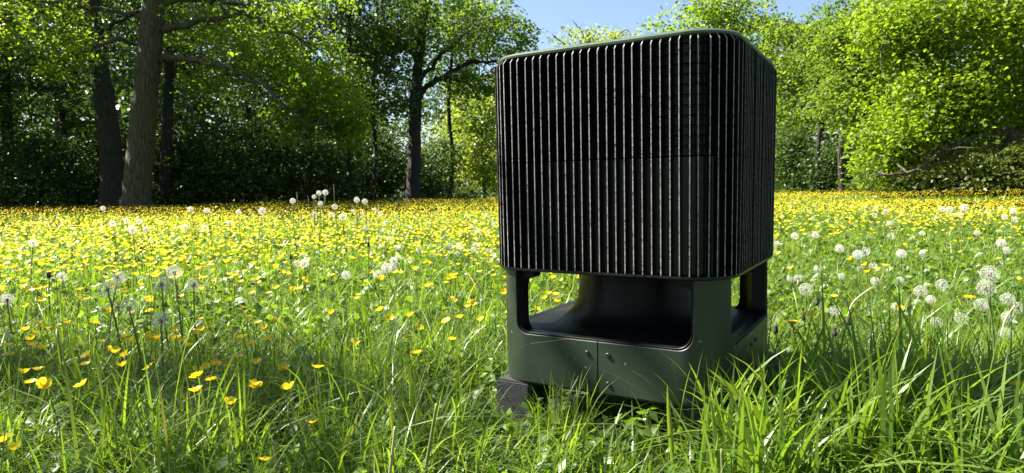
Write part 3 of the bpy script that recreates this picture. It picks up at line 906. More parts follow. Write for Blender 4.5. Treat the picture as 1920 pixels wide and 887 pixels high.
def blades(x, y, h, w, az, lean, seg, rng, tint, twist=0.6):
    """curved tapering grass blades -> V, T, tint"""
    N = len(x); s = np.linspace(0, 1, seg + 1)
    z0 = ground_z(x, y) - 0.01
    dx, dy = np.cos(az), np.sin(az)
    fa = az + math.pi / 2 + rng.normal(0, twist, N)
    sx, sy = np.cos(fa), np.sin(fa)
    V = np.zeros((N, 2 * seg + 1, 3)); tv = np.repeat(tint, 2 * seg + 1)
    for k in range(seg + 1):
        t = s[k]
        hor = lean * h * (0.25 * t + 0.75 * t ** 2.2); zz = h * (t - 0.42 * lean * t ** 2.6)
        wd = w * 0.5 * (0.75 + 0.5 * t) * (1 - t ** 2.2) if k else w * 0.35
        cx_, cy_, cz = x + dx * hor, y + dy * hor, z0 + zz
        if k < seg:
            V[:, 2 * k] = np.c_[cx_ - sx * wd, cy_ - sy * wd, cz]; V[:, 2 * k + 1] = np.c_[cx_ + sx * wd, cy_ + sy * wd, cz + wd * .15]
        else: V[:, 2 * seg] = np.c_[cx_, cy_, cz]
    T = []
    for k in range(seg - 1):
        a = 2 * k; T += [(a, a + 1, a + 3), (a, a + 3, a + 2)]
    T.append((2 * seg - 2, 2 * seg - 1, 2 * seg))
    T = (np.arange(N)[:, None, None] * (2 * seg + 1) + np.array(T)[None]).reshape(-1, 3)
    return V.reshape(-1, 3), T, tv


def join(parts):
    Vs, Ts, ts, o = [], [], [], 0
    for V, T, t in parts: Vs.append(V); Ts.append(T + o); ts.append(t); o += len(V)
    return np.vstack(Vs), np.vstack(Ts), np.concatenate(ts)


def tufts(nt, d0, d1, per, hmu, hsd, w, spread, seg, rng, keep=None, tmu=.5):
    x, y = wedge(nt, d0, d1, rng)
    if keep is not None:
        k = keep(x, y); x, y = x[k], y[k]
    n = rng.poisson(per, len(x)) + 3
    tl = np.clip(rng.normal(1, .22, len(x)), .5, 1.6)
    tt = rng.normal(0, .14, len(x))
    X = np.repeat(x, n); Y = np.repeat(y, n); N = len(X)
    a = rng.uniform(0, 2 * math.pi, N); q = np.sqrt(rng.random(N)) * spread
    X = X + np.cos(a) * q; Y = Y + np.sin(a) * q
    az = a + rng.normal(0, .7, N)
    h = np.clip(rng.normal(hmu, hsd, N), hmu * .4, hmu * 1.7) * np.repeat(tl, n)
    lean = np.clip(rng.gamma(2.0, .40, N), .05, 1.8)
    tint = np.clip(tmu + np.repeat(tt, n) + rng.normal(0, .16, N), 0, .92)
    dry = rng.random(N) < .014; tint[dry] = 1
    # shorter grass right in front of the device
    pxx = 960 + X / Y * F_PX
    fr = (Y < 1.55) & (pxx > 880) & (pxx < 1420)
    h = np.where(fr, np.minimum(h * .8, .17 + .03 * rng.random(N)), h)
    h = np.where(fr & in_dev(X, Y, .13), np.minimum(h, .085 + .08 * rng.random(N) ** 1.5), h)
    h = np.where(np.hypot(X - BLK.x, Y - BLK.y) < .24, np.minimum(h, .05 + .065 * rng.random(N) ** 1.5), h)
    k = ~in_dev(X, Y) & (Y > .62)
    return blades(X[k], Y[k], h[k], w * rng.uniform(.5, 1.4, k.sum()), az[k], lean[k], seg, rng, tint[k])


def build_grass():
    rng = np.random.default_rng(5)
    P = [tufts(1080, .86, 1.8, 20, .115, .045, .0036, .045, 5, rng),
         tufts(350, .98, 1.7, 12, .165, .05, .0052, .03, 6, rng, tmu=.58),
         tufts(400, .9, 2.3, 15, .185, .05, .0042, .05, 6, rng, keep=lambda x, y: (x < .1) & (x > -.8), tmu=.45),
         tufts(2400, 1.6, 3.6, 15, .13, .045, .0042, .06, 4, rng)]
    x, y = wedge(2600, .75, 3.2, rng); N = len(x); k = ~in_dev(x, y); x, y = x[k], y[k]; N = len(x)     # dead thatch lying in the sward
    P.append(blades(x, y, rng.uniform(.05, .12, N), rng.uniform(.002, .0042, N), rng.uniform(0, 6.28, N), rng.uniform(.9, 1.8, N), 3, rng, np.full(N, 1.0)))
    # a fine tuft against the base, left of the panel joint
    N = 70; X = .085 + rng.normal(0, .032, N); Y = 1.235 + rng.normal(0, .02, N); az = rng.uniform(0, 6.28, N)
    P.append(blades(X, Y, rng.uniform(.10, .215, N), rng.uniform(.003, .0055, N), az, rng.uniform(.08, .7, N), 6, rng, np.clip(rng.normal(.6, .12, N), 0, .92)))
    # the tall clump in front of the device's right side and across the right foreground
    n = 60
    x = rng.uniform(.30, .86, n); y = rng.uniform(.93, 1.22, n)
    k = ~in_dev(x, y, .02); x, y = x[k], y[k]
    nn = rng.poisson(9, len(x)) + 4; X = np.repeat(x, nn) + rng.normal(0, .02, nn.sum()); Y = np.repeat(y, nn) + rng.normal(0, .02, nn.sum())
    kk = ~in_dev(X, Y, .005); X, Y = X[kk], Y[kk]; N = len(X)
    P.append(blades(X, Y, np.clip(rng.normal(.225, .05, N), .1, .34) * (1 + .15 * (X > .5)), .0082 * rng.uniform(.5, 1.35, N), rng.uniform(0, 6.28, N),
                    np.clip(rng.gamma(2.2, .27, N), .03, 1.4), 7, rng, np.clip(rng.normal(.55, .15, N), 0, .92)))
    V, T, t = join(P)
    tag(link('meadow_grass', np_mesh('meadow_grass', V, T, M['grass'], tint=t)), 'long green meadow grass in tufts around the device', 'grass', kind='stuff'); n1_ = len(T)
    # middle and far meadow
    x, y = wedge(74000, 3.3, 9, rng); N = len(x)
    a = blades(x, y, rng.uniform(.09, .22, N), rng.uniform(.006, .011, N), rng.uniform(0, 6.28, N), rng.uniform(.1, .9, N), 2, rng, np.clip(.5 + .5 * (noise2(x, y, 1.1, 8) - .5) + rng.normal(0, .15, N), 0, .95))
    x, y = wedge(60000, 8.5, 30, rng); N = len(x)
    b = blades(x, y, rng.uniform(.10, .22, N), rng.uniform(.018, .035, N), rng.uniform(0, 6.28, N), rng.uniform(.1, .9, N), 2, rng, np.clip(.5 + .5 * (noise2(x, y, 2.5, 9) - .5) + rng.normal(0, .15, N), 0, .95))
    V, T, t = join([a, b])
    tag(link('far_meadow_grass', np_mesh('far_meadow_grass', V, T, M['grass'], tint=t)), 'sunlit grass of the far meadow up to the trees', 'grass', kind='stuff')
    # broad low herb leaves between the blades
    parts = []
    for (n, d0, d1, r, per, sz, h) in ((1850, .75, 2.0, .035, 9, .026, .09), (4800, 2.0, 4.5, .05, 9, .034, .12), (2600, 4.5, 9, .10, 8, .055, .13)):
        x, y = wedge(n, d0, d1, rng); k = ~in_dev(x, y, .01); x, y = x[k], y[k]
        z = ground_z(x, y) + rng.uniform(.015, h, len(x))
        parts.append(leaves(np.c_[x, y, z], np.full(len(x), r), per, sz, rng, flat=.5, up=1.0))
    V, T, t = join(parts)
    tag(link('low_herbs', np_mesh('low_herbs', V, T, M['herb'], tint=t)), 'low broad-leaved herbs growing between the grass', 'ground cover', kind='stuff')
    print('grass tris', n1_, 'herb', len(T))


build_grass()


# buttercups
def petal_geo(az, ln, wd, cup, c=(0, 0, 0)):
    """one cupped petal -> 7 verts, faces"""
    V = []
    for (t, w_) in ((.08, .12), (.5, .95), (.85, .9), (1.0, .35)):
        for sgn in (-1, 1):
            r_ = ln * t; lift = ln * cup * t ** 1.6
            x, y = r_ * math.cos(az) - sgn * wd * .5 * w_ * math.sin(az), r_ * math.sin(az) + sgn * wd * .5 * w_ * math.cos(az)
            V.append((c[0] + x, c[1] + y, c[2] + lift + (0.15 * wd * w_ if True else 0)))
        r_ = ln * t; V.append((c[0] + r_ * math.cos(az), c[1] + r_ * math.sin(az), c[2] + ln * cup * t ** 1.6))
    Fc = []
    for k in range(3):
        a, b = 3 * k, 3 * k + 3
        Fc += [(a, a + 2, b + 2, b), (a + 2, a + 1, b + 1, b + 2)]
    return V, Fc


def set_tint(me, val):
    a = me.attributes.new('tint', 'FLOAT', 'POINT'); a.data.foreach_set('value', np.full(len(me.vertices), val, dtype=np.float32))
    return me


petal_meshes = []
for cup in (.35, .6, .95):
    V, Fc = petal_geo(0, .0145, .0145, cup)
    petal_meshes.append(set_tint(mesh_from('petal', V, Fc, M['petal'], smooth=True), .3 + cup * .3))


def stamen_mesh():
    bm = bmesh.new(); bmesh.ops.create_uvsphere(bm, u_segments=8, v_segments=5, radius=.0036)
    for v in bm.verts: v.co.z = v.co.z * .8 + .003
    me = bpy.data.meshes.new('stamens'); bm.to_mesh(me); bm.free(); me.materials.append(M['anther']); return me


stamen_me = stamen_mesh()


def stem_curve(p0, p1, bend, n=6):
    p0, p1 = Vector(p0), Vector(p1)
    out = []
    for k in range(n + 1):
        t = k / n; q = p0.lerp(p1, t); q += Vector(bend) * math.sin(math.pi * t) * (1 if True else 0); out.append(q)
    return out


def stem_mesh(name, p0, p1, bend, r0, r1, tint, mat='stem', sides=5, n=6):
    P = stem_curve(p0, p1, bend, n)
    V, Fc = tube(P, np.linspace(r0, r1, n + 1), sides)
    return set_tint(mesh_from(name, V, Fc, M[mat], smooth=True), tint)


def small_flower_mesh(cup, hgt, seed):
    """whole buttercup small in the picture: stem and five petals in one mesh"""
    rr = np.random.default_rng(seed); V, Fc, mi = [], [], []
    b = rr.uniform(-.03, .03, 2)
    v, f = tube(stem_curve((b[0], b[1], -hgt), (0, 0, 0), (rr.uniform(-.015, .015), rr.uniform(-.015, .015), 0), 3), [.0011] * 4, 3, cap=False, rng=rr)
    V += v; Fc += f; mi += [1] * len(f)
    R_ = Matrix.Rotation(rr.uniform(0, .55), 3, Vector((rr.normal(), rr.normal(), 0)).normalized())
    for k in range(5):
        v, f = petal_geo(k * 2 * math.pi / 5 + rr.uniform(-.15, .15), .0125, .0135, cup * rr.uniform(.8, 1.25))
        o = len(V); V += [tuple(R_ @ Vector(p)) for p in v]; Fc += [tuple(i + o for i in q) for q in f]; mi += [0] * len(f)
    return set_tint(mesh_from('buttercup', V, Fc, [M['petal'], M['stem']], mi, smooth=True), rr.uniform(.2, .9))


small_meshes = [small_flower_mesh(c, h, i) for i, (c, h) in enumerate([(.3, .2), (.45, .24), (.6, .2), (.8, .22), (.35, .26), (.55, .18), (.7, .25), (1.0, .2)])]


def zone(x, y, z=.2):
    """words for where a buttercup stands: label and group"""
    v = Vector((x, y, z - CAM_Z)); px = CX + v.dot(AX_R) / v.dot(AX_F) * F_PX; py = CY - v.dot(AX_U) / v.dot(AX_F) * F_PX
    row = ('small', 'in the sunny drift') if py < 545 else ('yellow', 'in the bright middle grass') if py < 625 else ('glossy yellow', 'in the green grass') if py < 690 else ('large glossy', 'in the long foreground grass')
    if px < 85: col = 'at the very left edge'
    elif px < 190: col = 'just inside the left edge'
    elif px < 400: col = 'around the left dandelion cluster' if py < 610 else 'below the left dandelion cluster'
    elif px < 560: col = 'right of the left dandelion cluster'
    elif px < 720: col = 'between left dandelion cluster and device'
    elif px < 960: col = 'close to the left side of the device'
    elif px < 1440: col = 'behind the open base of the device'
    elif px < 1600: col = 'close to the right side of the device'
    elif px < 1760: col = 'midway between device and right edge'
    else: col = 'near the right edge'
    return '%s buttercup %s %s' % (row[0], row[1], col), 'buttercups %s %s' % (row[1], col)


near_list = []
for (sc, ox, oy, pts) in (
        (.346, 0, 580, [(135, 118), (160, 170), (165, 197), (230, 220), (55, 250), (190, 130), (210, 75), (360, 77), (40, 200), (430, 195), (400, 184), (555, 175), (470, 252), (458, 302), (610, 238), (680, 255), (665, 312),
                        (710, 178), (675, 155), (820, 157), (848, 168), (948, 118), (948, 160), (1000, 177), (808, 316), (1090, 120), (1090, 55), (1155, 97), (1068, 367), (1062, 447), (1145, 385), (1118, 320),
                        (1168, 297), (1238, 315), (1375, 415), (1245, 518), (1360, 190), (1290, 262), (15, 720), (85, 762), (445, 415), (240, 420), (130, 350), (205, 328), (165, 398), (250, 108), (310, 104)]),
        (.346, 460, 580, [(65, 75), (155, 70), (105, 105), (118, 170), (30, 190), (60, 298), (205, 318), (60, 420), (235, 438), (592, 193), (250, 185), (390, 318), (880, 152), (928, 240), (1122, 165), (463, 28), (893, 40), (1158, 48), (100, 820), (360, 618)]),
        (.346, 1400, 580, [(428, 185), (247, 85), (353, 35), (583, 280), (608, 288), (665, 333), (800, 155), (868, 172), (987, 170), (973, 272), (1182, 242), (832, 322), (1478, 417)])):
    near_list += [(ox + a * sc, oy + b * sc) for a, b in pts]


def near_buttercup(px, py, rng):
    zt = rng.uniform(.13, .19)
    if py > 780: zt = .10
    r = ray(px, py); d = (zt - CAM_Z) / r.z; d = min(max(d * r.y, .95), 2.4)
    p = at(px, py, d)
    if p.z < .05: p.z = .05
    gz = float(ground_z(np.array([p.x]), np.array([p.y]))[0])
    root = empty('buttercup', (p.x, p.y, gz))
    tag(root, *(lambda q: (q[0], 'buttercup', q[1]))(zone(p.x, p.y, p.z)))
    head = Vector((0, 0, p.z - gz))
    b = (rng.uniform(-.02, .02), rng.uniform(-.02, .02), 0)
    link('stem', stem_mesh('stem', (rng.uniform(-.04, .04), rng.uniform(-.04, .04), -.01), head, b, .0012, .0009, rng.random()), root)
    tilt = Matrix.Rotation(abs(rng.normal(.25, .3)), 3, Vector((rng.normal(), rng.normal(), 0)).normalized())
    cup = rng.integers(0, 3); a0 = rng.uniform(0, 6.28); sc = rng.uniform(.66, .92)
    for k in range(5):
        o = link('petal', petal_meshes[cup], root)
        Rm = tilt @ Matrix.Rotation(a0 + k * 2 * math.pi / 5 + rng.uniform(-.12, .12), 3, 'Z') @ Matrix.Rotation(rng.uniform(-.15, .1), 3, 'Y')
        mm = (Rm * sc).to_4x4(); mm.translation = head; o.matrix_local = mm
    o = link('stamens', stamen_me, root); mm = (tilt * sc).to_4x4(); mm.translation = head; o.matrix_local = mm


rngb = np.random.default_rng(21)
for (px, py) in near_list: near_buttercup(px, py, rngb)


def flower_density(x, y):
    """0..1, thick drifts on the far left and the far right, thinning towards the viewer"""
    px = 960 + x / np.maximum(y, .1) * F_PX
    patch = noise2(x, y, .9, 12) * .6 + noise2(x, y, .3, 13) * .4
    left = np.clip((y - 1.3) / 2.2, .10, 1) * (px < 1150)
    right = np.clip((y - 3.3) / 2.2, .03, 1) * (px >= 1150)
    edge = np.clip((20 + 9 * noise2(x, y, 2.2, 15) - y) / 4, 0, 1)
    return np.clip((left + right) * (-.12 + 1.75 * patch), 0, 1) * edge


def scatter_buttercups():
    rng = np.random.default_rng(22)
    pts = []
    for (n, d0, d1) in ((7400, 1.5, 4.5), (22000, 4.5, 10), (40000, 10, 25)):
        x, y = wedge(n, d0, d1, rng)
        k = (rng.random(n) < flower_density(x, y) * .8) & ~in_dev(x, y, .02)
        pts.append(np.c_[x[k], y[k]])
    P = np.vstack(pts); P = P[np.argsort(P[:, 1])]
    P[:, 1] += 0
    n_ind = 215
    for i in range(n_ind):
        x, y = P[i]; gz = float(ground_z(np.array([x]), np.array([y]))[0])
        o = link('buttercup', small_meshes[rng.integers(len(small_meshes))], None, (x, y, gz + rng.uniform(.15, .25)))
        o.rotation_euler = (0, 0, rng.uniform(0, 6.28)); s = rng.uniform(.8, 1.1); o.scale = (s, s, s)
        tag(o, *(lambda q: (q[0], 'buttercup', q[1]))(zone(x, y, o.location.z)))
    R = P[n_ind:]; N = len(R)
    # the rest: one carpet, each a small six-sided cup on a stalk
    z = ground_z(R[:, 0], R[:, 1]) + rng.uniform(.16, .28, N)
    r = rng.uniform(.008, .0125, N) * np.clip(R[:, 1] / 14, 1, 1.25); cup = rng.uniform(.2, .8, N)
    tx, ty = rng.normal(0, .25, N), rng.normal(0, .25, N); a0 = rng.uniform(0, 6.28, N)
    V = np.zeros((N, 7, 3)); V[:, 0] = np.c_[R[:, 0], R[:, 1], z]
    for k in range(6):
        a = a0 + k * math.pi / 3; rr = r * rng.uniform(.8, 1.15, N)
        V[:, k + 1] = np.c_[R[:, 0] + rr * np.cos(a), R[:, 1] + rr * np.sin(a), z + rr * cup + rr * (tx * np.cos(a) + ty * np.sin(a))]
    T = (np.arange(N)[:, None, None] * 7 + np.array([(0, k + 1, (k + 1) % 6 + 1) for k in range(6)])[None]).reshape(-1, 3)
    tag(link('buttercup_carpet', np_mesh('buttercup_carpet', V.reshape(-1, 3), T, M['petal'], tint=np.repeat(rng.random(N), 7))), 'dense carpet of tiny yellow buttercups across the far meadow', 'flowers', kind='stuff')
    print('carpet', N)


scatter_buttercups()


# dandelions
def clock_mesh(nseed, R, seed, half=False, fil=7):
    """globe of parachutes: each a spoke with a star of fine hairs"""
    rr = np.random.default_rng(seed); V, T = [], []
    ga = math.pi * (3 - math.sqrt(5))
    for i in range(nseed):
        zc = 1 - 2 * (i + .5) / nseed
        if zc < -.86: continue
        if half and (math.cos(i * ga) > .15 or zc > .7) and rr.random() < .8: continue
        rad = math.sqrt(1 - zc * zc); n = Vector((rad * math.cos(i * ga), rad * math.sin(i * ga), zc))
        n = (n + Vector(rr.normal(0, .05, 3))).normalized()
        u = n.orthogonal().normalized(); v = n.cross(u)
        Rk = R * rr.uniform(.93, 1.04)
        o = len(V); c = n * Rk * .86
        w = .00018
        V += [n * R * .2 + u * w, n * R * .2 - u * w, c]; T.append((o, o + 1, o + 2))
        for k in range(fil):
            a = 2 * math.pi * k / fil + rr.uniform(-.2, .2); dv = u * math.cos(a) + v * math.sin(a); sv = n.cross(dv)
            e = c + dv * R * .30 + n * R * .14
            o = len(V); V += [c, e + sv * w * 2.2, e - sv * w * 2.2]; T.append((o, o + 1, o + 2))
    me = mesh_from('seed_head', V, T, M['pappus'])
    return set_tint(me, .5)


clock_me = [clock_mesh(74, .0200, 1, fil=5), clock_mesh(80, .0200, 2, fil=5)]
clock_small = [clock_mesh(120, .0200, 11, fil=6), clock_mesh(130, .0200, 12, fil=6)]
blown_me = [clock_mesh(110, .0200, 4, True), clock_mesh(110, .0200, 5, True)]


def core_mesh(r, mat, name):
    bm = bmesh.new(); bmesh.ops.create_uvsphere(bm, u_segments=10, v_segments=7, radius=r)
    for v in bm.verts: v.co *= 1 + .18 * (random.random() - .5)
    # sepals folded back below
    for k in range(7):
        a = 2 * math.pi * k / 7
        p = [Vector((math.cos(a + s) * r * .8, math.sin(a + s) * r * .8, -r * .5)) for s in (-.3, .3)] + [Vector((math.cos(a) * r * 1.9, math.sin(a) * r * 1.9, -r * 1.9))]
        bm.faces.new([bm.verts.new(q) for q in p])
    me = bpy.data.meshes.new(name); bm.to_mesh(me); bm.free(); me.materials.append(M[mat]); return me


core_me = core_mesh(.0050, 'seed', 'seed_core')


def bud_mesh():
    prof = [(.002, -.004), (.0062, -.001), (.0068, .004), (.0052, .010), (.0042, .014), (.0058, .019), (.001, .0195)]
    V, Fc = [], []
    for (r, z) in prof:
        for j in range(9):
            a = 2 * math.pi * j / 9; q = r * (1 + .16 * (j % 2)); V.append((q * math.cos(a), q * math.sin(a), z))
    for i in range(len(prof) - 1):
        for j in range(9): Fc.append((i * 9 + j, i * 9 + (j + 1) % 9, (i + 1) * 9 + (j + 1) % 9, (i + 1) * 9 + j))
    Fc.append(tuple(range(54, 63)))
    return mesh_from('closed_head', V, Fc, M['spent'], smooth=True)


bud_me = bud_mesh()


def yellow_head():
    V, Fc = [], []; rr = np.random.default_rng(3)
    for ring, (n, ln, lift) in enumerate(((26, .019, .25), (20, .014, .55), (12, .008, 1.1))):
        for k in range(n):
            a = 2 * math.pi * k / n + rr.uniform(-.1, .1); L = ln * rr.uniform(.85, 1.1); w = .0016
            c, s = math.cos(a), math.sin(a); o = len(V)
            V += [(c * .002 + s * w, s * .002 - c * w, 0), (c * .002 - s * w, s * .002 + c * w, 0), (c * L - s * w, s * L + c * w, L * lift), (c * L + s * w, s * L - c * w, L * lift)]
            Fc.append((o, o + 1, o + 2, o + 3))
    return set_tint(mesh_from('ray_florets', V, Fc, M['petal']), .4)


yel_me = yellow_head()
rngd = np.random.default_rng(31)


def dandelion(px, py, dia, kind='clock', label='', group=None, lean=None, ztip=None):
    d = .045 * F_PX / dia
    p = at(px, py, d)
    if p.z < .10 or ztip:
        r = ray(px, py); d = ((ztip or .13) - CAM_Z) / r.z * r.y; p = at(px, py, d)
    scale = min(1.25, max(.55, dia * d / F_PX / .045))
    gx = p.x + (lean if lean is not None else rngd.uniform(-.04, .04)); gy = p.y + rngd.uniform(-.04, .04)
    if in_dev(np.array([gx]), np.array([gy]), .03)[0]: gx, gy = p.x, p.y
    gz = float(ground_z(np.array([gx]), np.array([gy]))[0])
    root = empty('dandelion', (gx, gy, gz)); tag(root, label, 'dandelion', group)
    head = Vector((p.x - gx, p.y - gy, p.z - gz))
    bend = (rngd.uniform(-.012, .012), rngd.uniform(-.012, .012), 0)
    tint = .35 if kind != 'spent' else .0
    under = head - Vector((0, 0, .003))
    link('stem', stem_mesh('stem', (0, 0, -.02), under, bend, *((.0036, .0026) if group and group.startswith('tall') else (.0026, .0019)), 1.0 if group and group.startswith('tall') else tint + rngd.uniform(0, .5), sides=6, n=8), root)
    Rm = Matrix.Rotation(rngd.uniform(-.3, .3), 3, 'X') @ Matrix.Rotation(rngd.uniform(0, 6.28), 3, 'Z')

    def put(name, me, sc):
        o = link(name, me, root); mm = (Rm * sc).to_4x4(); mm.translation = head; o.matrix_local = mm
    if kind == 'clock':
        put('seed_head', (clock_me if dia > 22 else clock_small)[rngd.integers(2)], scale); put('seed_core', core_me, scale)
    elif kind == 'blown':
        put('seed_head', blown_me[rngd.integers(2)], scale); put('seed_core', core_me, scale)
    elif kind == 'yellow': put('ray_florets', yel_me, 1.0); put('seed_core', core_me, .8)
    else: put('closed_head', bud_me, 1.0)


BIG = [(326.7, 511, 31, 'clock', 'round dandelion clock highest of the foreground cluster at left'),
       (202, 543, 35, 'clock', 'grey round dandelion clock at the left end of the foreground cluster'),
       (220, 520, 30, 'blown', 'ragged half-blown dandelion clock just above the leftmost grey clock'),
       (242, 578, 37, 'clock', 'dandelion clock with buttercup behind, below the leftmost grey clock'),
       (303, 533, 34, 'blown', 'ragged dandelion clock between the two round clocks of the left cluster'),
       (363, 534, 32, 'clock', 'dandelion clock at the right end of the foreground left cluster'),
       (302, 602, 38, 'clock', 'lowest and largest dandelion clock of the foreground left cluster'),
       (13, 562, 27, 'blown', 'dandelion clock at the far left edge of the photograph'),
       (1856, 514, 36, 'clock', 'large white dandelion clock at right, upper of a close pair'),
       (1849, 541, 36, 'clock', 'large grey dandelion clock at right, lower of a close pair'),
       (1511, 543, 28, 'clock', 'dark-cored grey dandelion clock just right of the device'),
       (248, 431, 18, 'clock', 'round white dandelion clock above the foreground left cluster'),
       (62, 456, 18, 'clock', 'lone round white dandelion clock far left among buttercups')]
for (px, py, dia, kind, lab) in BIG: dandelion(px, py, dia, kind, lab)

GROUPS = {
    'tall': ('white dandelion clock on tall stem standing out against the dark wood', 'tall dandelions against the dark wood',
             [(549, 377, 12), (589, 369, 9), (598, 362, 11), (610, 361, 12), (628, 388, 12), (601, 382, 11), (669, 375, 12), (684, 378, 12)]),
    'tallbud': ('closed dandelion head on tall stem standing out against the dark wood', 'tall closed dandelion heads against the dark wood',
                [(557, 364, 9), (578, 371, 9), (626, 350, 9)]),
    'left_far': ('small white dandelion clock among far buttercups on the left', 'far dandelions on the left',
                 [(116, 520, 20), (212, 419, 13), (237, 414, 12), (262, 416, 12), (275, 430, 14), (347, 426, 13), (384, 427, 12), (388, 395, 12), (447, 398, 11), (431, 418, 12), (193, 391, 10), (357, 392, 11),
                  (492, 396, 16), (590, 401, 12), (642, 407, 14), (620, 402, 10), (662, 396, 8), (679, 400, 8), (680, 407, 8), (703, 393, 8), (713, 400, 9)]),
    'mid': ('white dandelion clock in sunny grass left of the device', 'dandelions left of the device',
            [(725, 417, 12), (686, 427, 12), (716, 431, 11), (710, 445, 12), (730, 448, 13), (769, 426, 9), (743, 465, 12), (753, 462, 11), (786, 468, 13), (738, 489, 16), (746, 482, 13), (768, 489, 15),
             (571, 494, 19), (558, 495, 16), (649, 516, 19), (725, 503, 22), (709, 516, 23), (738, 500, 16)]),
    'beside': ('small white dandelion clock right beside the left side of the device', 'dandelions beside the device',
               [(844, 461, 14), (861, 461, 14), (867, 466, 10), (892, 460, 12), (887, 469, 12), (858, 475, 11), (885, 425, 9), (898, 433, 10), (914, 437, 10), (911, 405, 8), (919, 415, 8), (926, 421, 9), (917, 470, 12)]),
    'right_mid': ('white dandelion clock in the green grass right of the device', 'dandelions right of the device',
                  [(1490, 443, 15), (1515, 445, 11), (1529, 441, 15), (1458, 457, 11), (1574, 466, 17), (1608, 478, 20), (1622, 472, 19), (1690, 476, 19), (1729, 475, 13), (1710, 445, 10), (1729, 438, 11), (1668, 419, 11),
                   (1534, 504, 17), (1485, 522, 19), (1498, 522, 17), (1641, 528, 18), (1578, 518, 14), (1614, 503, 13), (1638, 498, 14), (1565, 583, 22), (1680, 575, 17), (1687, 526, 16), (1670, 443, 14), (1726, 546, 25), (1745, 562, 19)]),
    'right_near': ('fluffy dandelion clock low in the grass at the right edge', 'dandelions at the right edge',
                   [(1766, 534, 24), (1802, 597, 25), (1756, 605, 24), (1840, 572, 28), (1889, 561, 27), (1909, 578, 27), (1886, 625, 27), (1890, 594, 24), (1877, 456, 18), (1887, 470, 16), (1877, 496, 17)]),
    'right_far': ('tiny white dandelion clock among far buttercups on the right', 'far dandelions on the right',
                  [(1524, 410, 9), (1620, 390, 8), (1643, 390, 8), (1639, 403, 11), (1661, 395, 12), (1767, 392, 12), (1780, 393, 14), (1808, 390, 16), (1792, 403, 9), (1802, 403, 9), (1848, 397, 8), (1877, 391, 9),
                   (1900, 396, 13), (1884, 407, 12), (1903, 412, 12), (1756, 409, 9), (1764, 408, 8), (1467, 407, 8), (1832, 437, 12)]),
    'spent_right': ('dark withered dandelion head on thin stalk just right of the device', 'withered dandelions right of the device',
                    [(1507, 598, 26), (1541, 578, 26), (1562, 592, 27), (1592, 608, 26), (1532, 570, 24), (1454, 623, 27), (1565, 628, 29)]),
    'spent_left': ('dark withered dandelion head among the buttercups left of the device', 'withered dandelions left of the device',
                   [(545, 485, 18), (516, 501, 18), (691, 461, 18), (265, 467, 14), (92, 520, 24)]),
    'yellow': ('yellow open dandelion flower in the grass right of the device', 'open yellow dandelions',
               [(1817, 559, 20), (1486, 606, 24), (1741, 665, 27)])}
for key, (lab0, grp0, lst) in GROUPS.items():
    for (px, py, dia) in lst:
        lab, grp = lab0, grp0
        if key == 'right_mid':
            w = 'close beside the device' if px < 1550 else 'midway to the right edge' if px < 1660 else 'towards the right edge'
            lab, grp = 'white dandelion clock in the green grass, ' + w.replace('right edge', 'right edge of the meadow'), grp0 + ', ' + w
        elif key in ('left_far', 'mid', 'right_far'):
            w = ('before the big oak trunks' if px < 480 else 'below the tall dandelions' if px < 670 else 'before the forked oak') if key == 'left_far' else ('low' if py > 480 else 'high') + ' in the drift' if key == 'mid' else ('nearer the device' if px < 1700 else 'around the dock plants')
            lab, grp = lab0 + ', ' + w, grp0 + ', ' + w
        kind = 'spent' if key.startswith('spent') or key == 'tallbud' else 'yellow' if key == 'yellow' else ('blown' if rngd.random() < .35 and not key.startswith('tall') else 'clock')
        dandelion(px, py, dia, kind, lab, grp)


# dock plants with large leaves
def dock(px, py, d, n, ln, label, seed):
    rr = np.random.default_rng(seed); p = at(px, py, d)
    root = empty('dock_plant', (p.x, p.y, float(ground_z(np.array([p.x]), np.array([p.y]))[0]))); tag(root, label, 'plant', 'dock plants')
    for k in range(n):
        a = rr.uniform(0, 6.28); el = rr.uniform(.5, 1.3); L = ln * rr.uniform(.7, 1.15); w = L * .16
        V, Fc = [], []
        for t in np.linspace(0, 1, 7):
            r_ = L * t * math.cos(el) * (1 + .4 * t); z = L * t * math.sin(el) * (1 - .25 * t * t)
            ww = w * math.sin(math.pi * min(1, t * .93 + .07)) ** .7 if t > .12 else .004
            c, s = math.cos(a), math.sin(a); wav = .012 * math.sin(t * 14 + k)
            V += [(c * r_ - s * ww, s * r_ + c * ww, z + ww * .35 + wav), (c * r_, s * r_, z), (c * r_ + s * ww, s * r_ - c * ww, z + ww * .35 - wav)]
        for i in range(6):
            b = i * 3; Fc += [(b, b + 1, b + 4, b + 3), (b + 1, b + 2, b + 5, b + 4)]
        link('leaf', set_tint(mesh_from('leaf', V, Fc, M['herb'], smooth=True), rr.uniform(.2, .8)), root)


dock(1865, 425, 5.0, 7, .24, 'broad-leaved dock plant standing among far dandelions on the right', 1)
dock(1815, 420, 5.6, 5, .20, 'smaller dock plant left of the broad-leaved dock on the right', 2)
dock(465, 478, 3.6, 6, .15, 'dark leafy dock plant among the buttercups left of centre', 3)


# single stalks and blades that stand out
def stalk(name, label, pts, d, r, mat, tint, cat, group=None, tip=None):
    P = [at(a, b, d) for a, b in pts]
    base = P[0]; root_z = min(base.z, 0.02)
    base = Vector((base.x, base.y, root_z))
    V, Fc = tube(smooth_path([q - base for q in P], np.linspace(r, r * .75, len(P)), 10)[0], np.linspace(r, r * .75, 10), 7)
    o = link(name, set_tint(mesh_from(name, V, Fc, M[mat], smooth=True), tint), None, base)
    tag(o, label, cat, group)
    return o


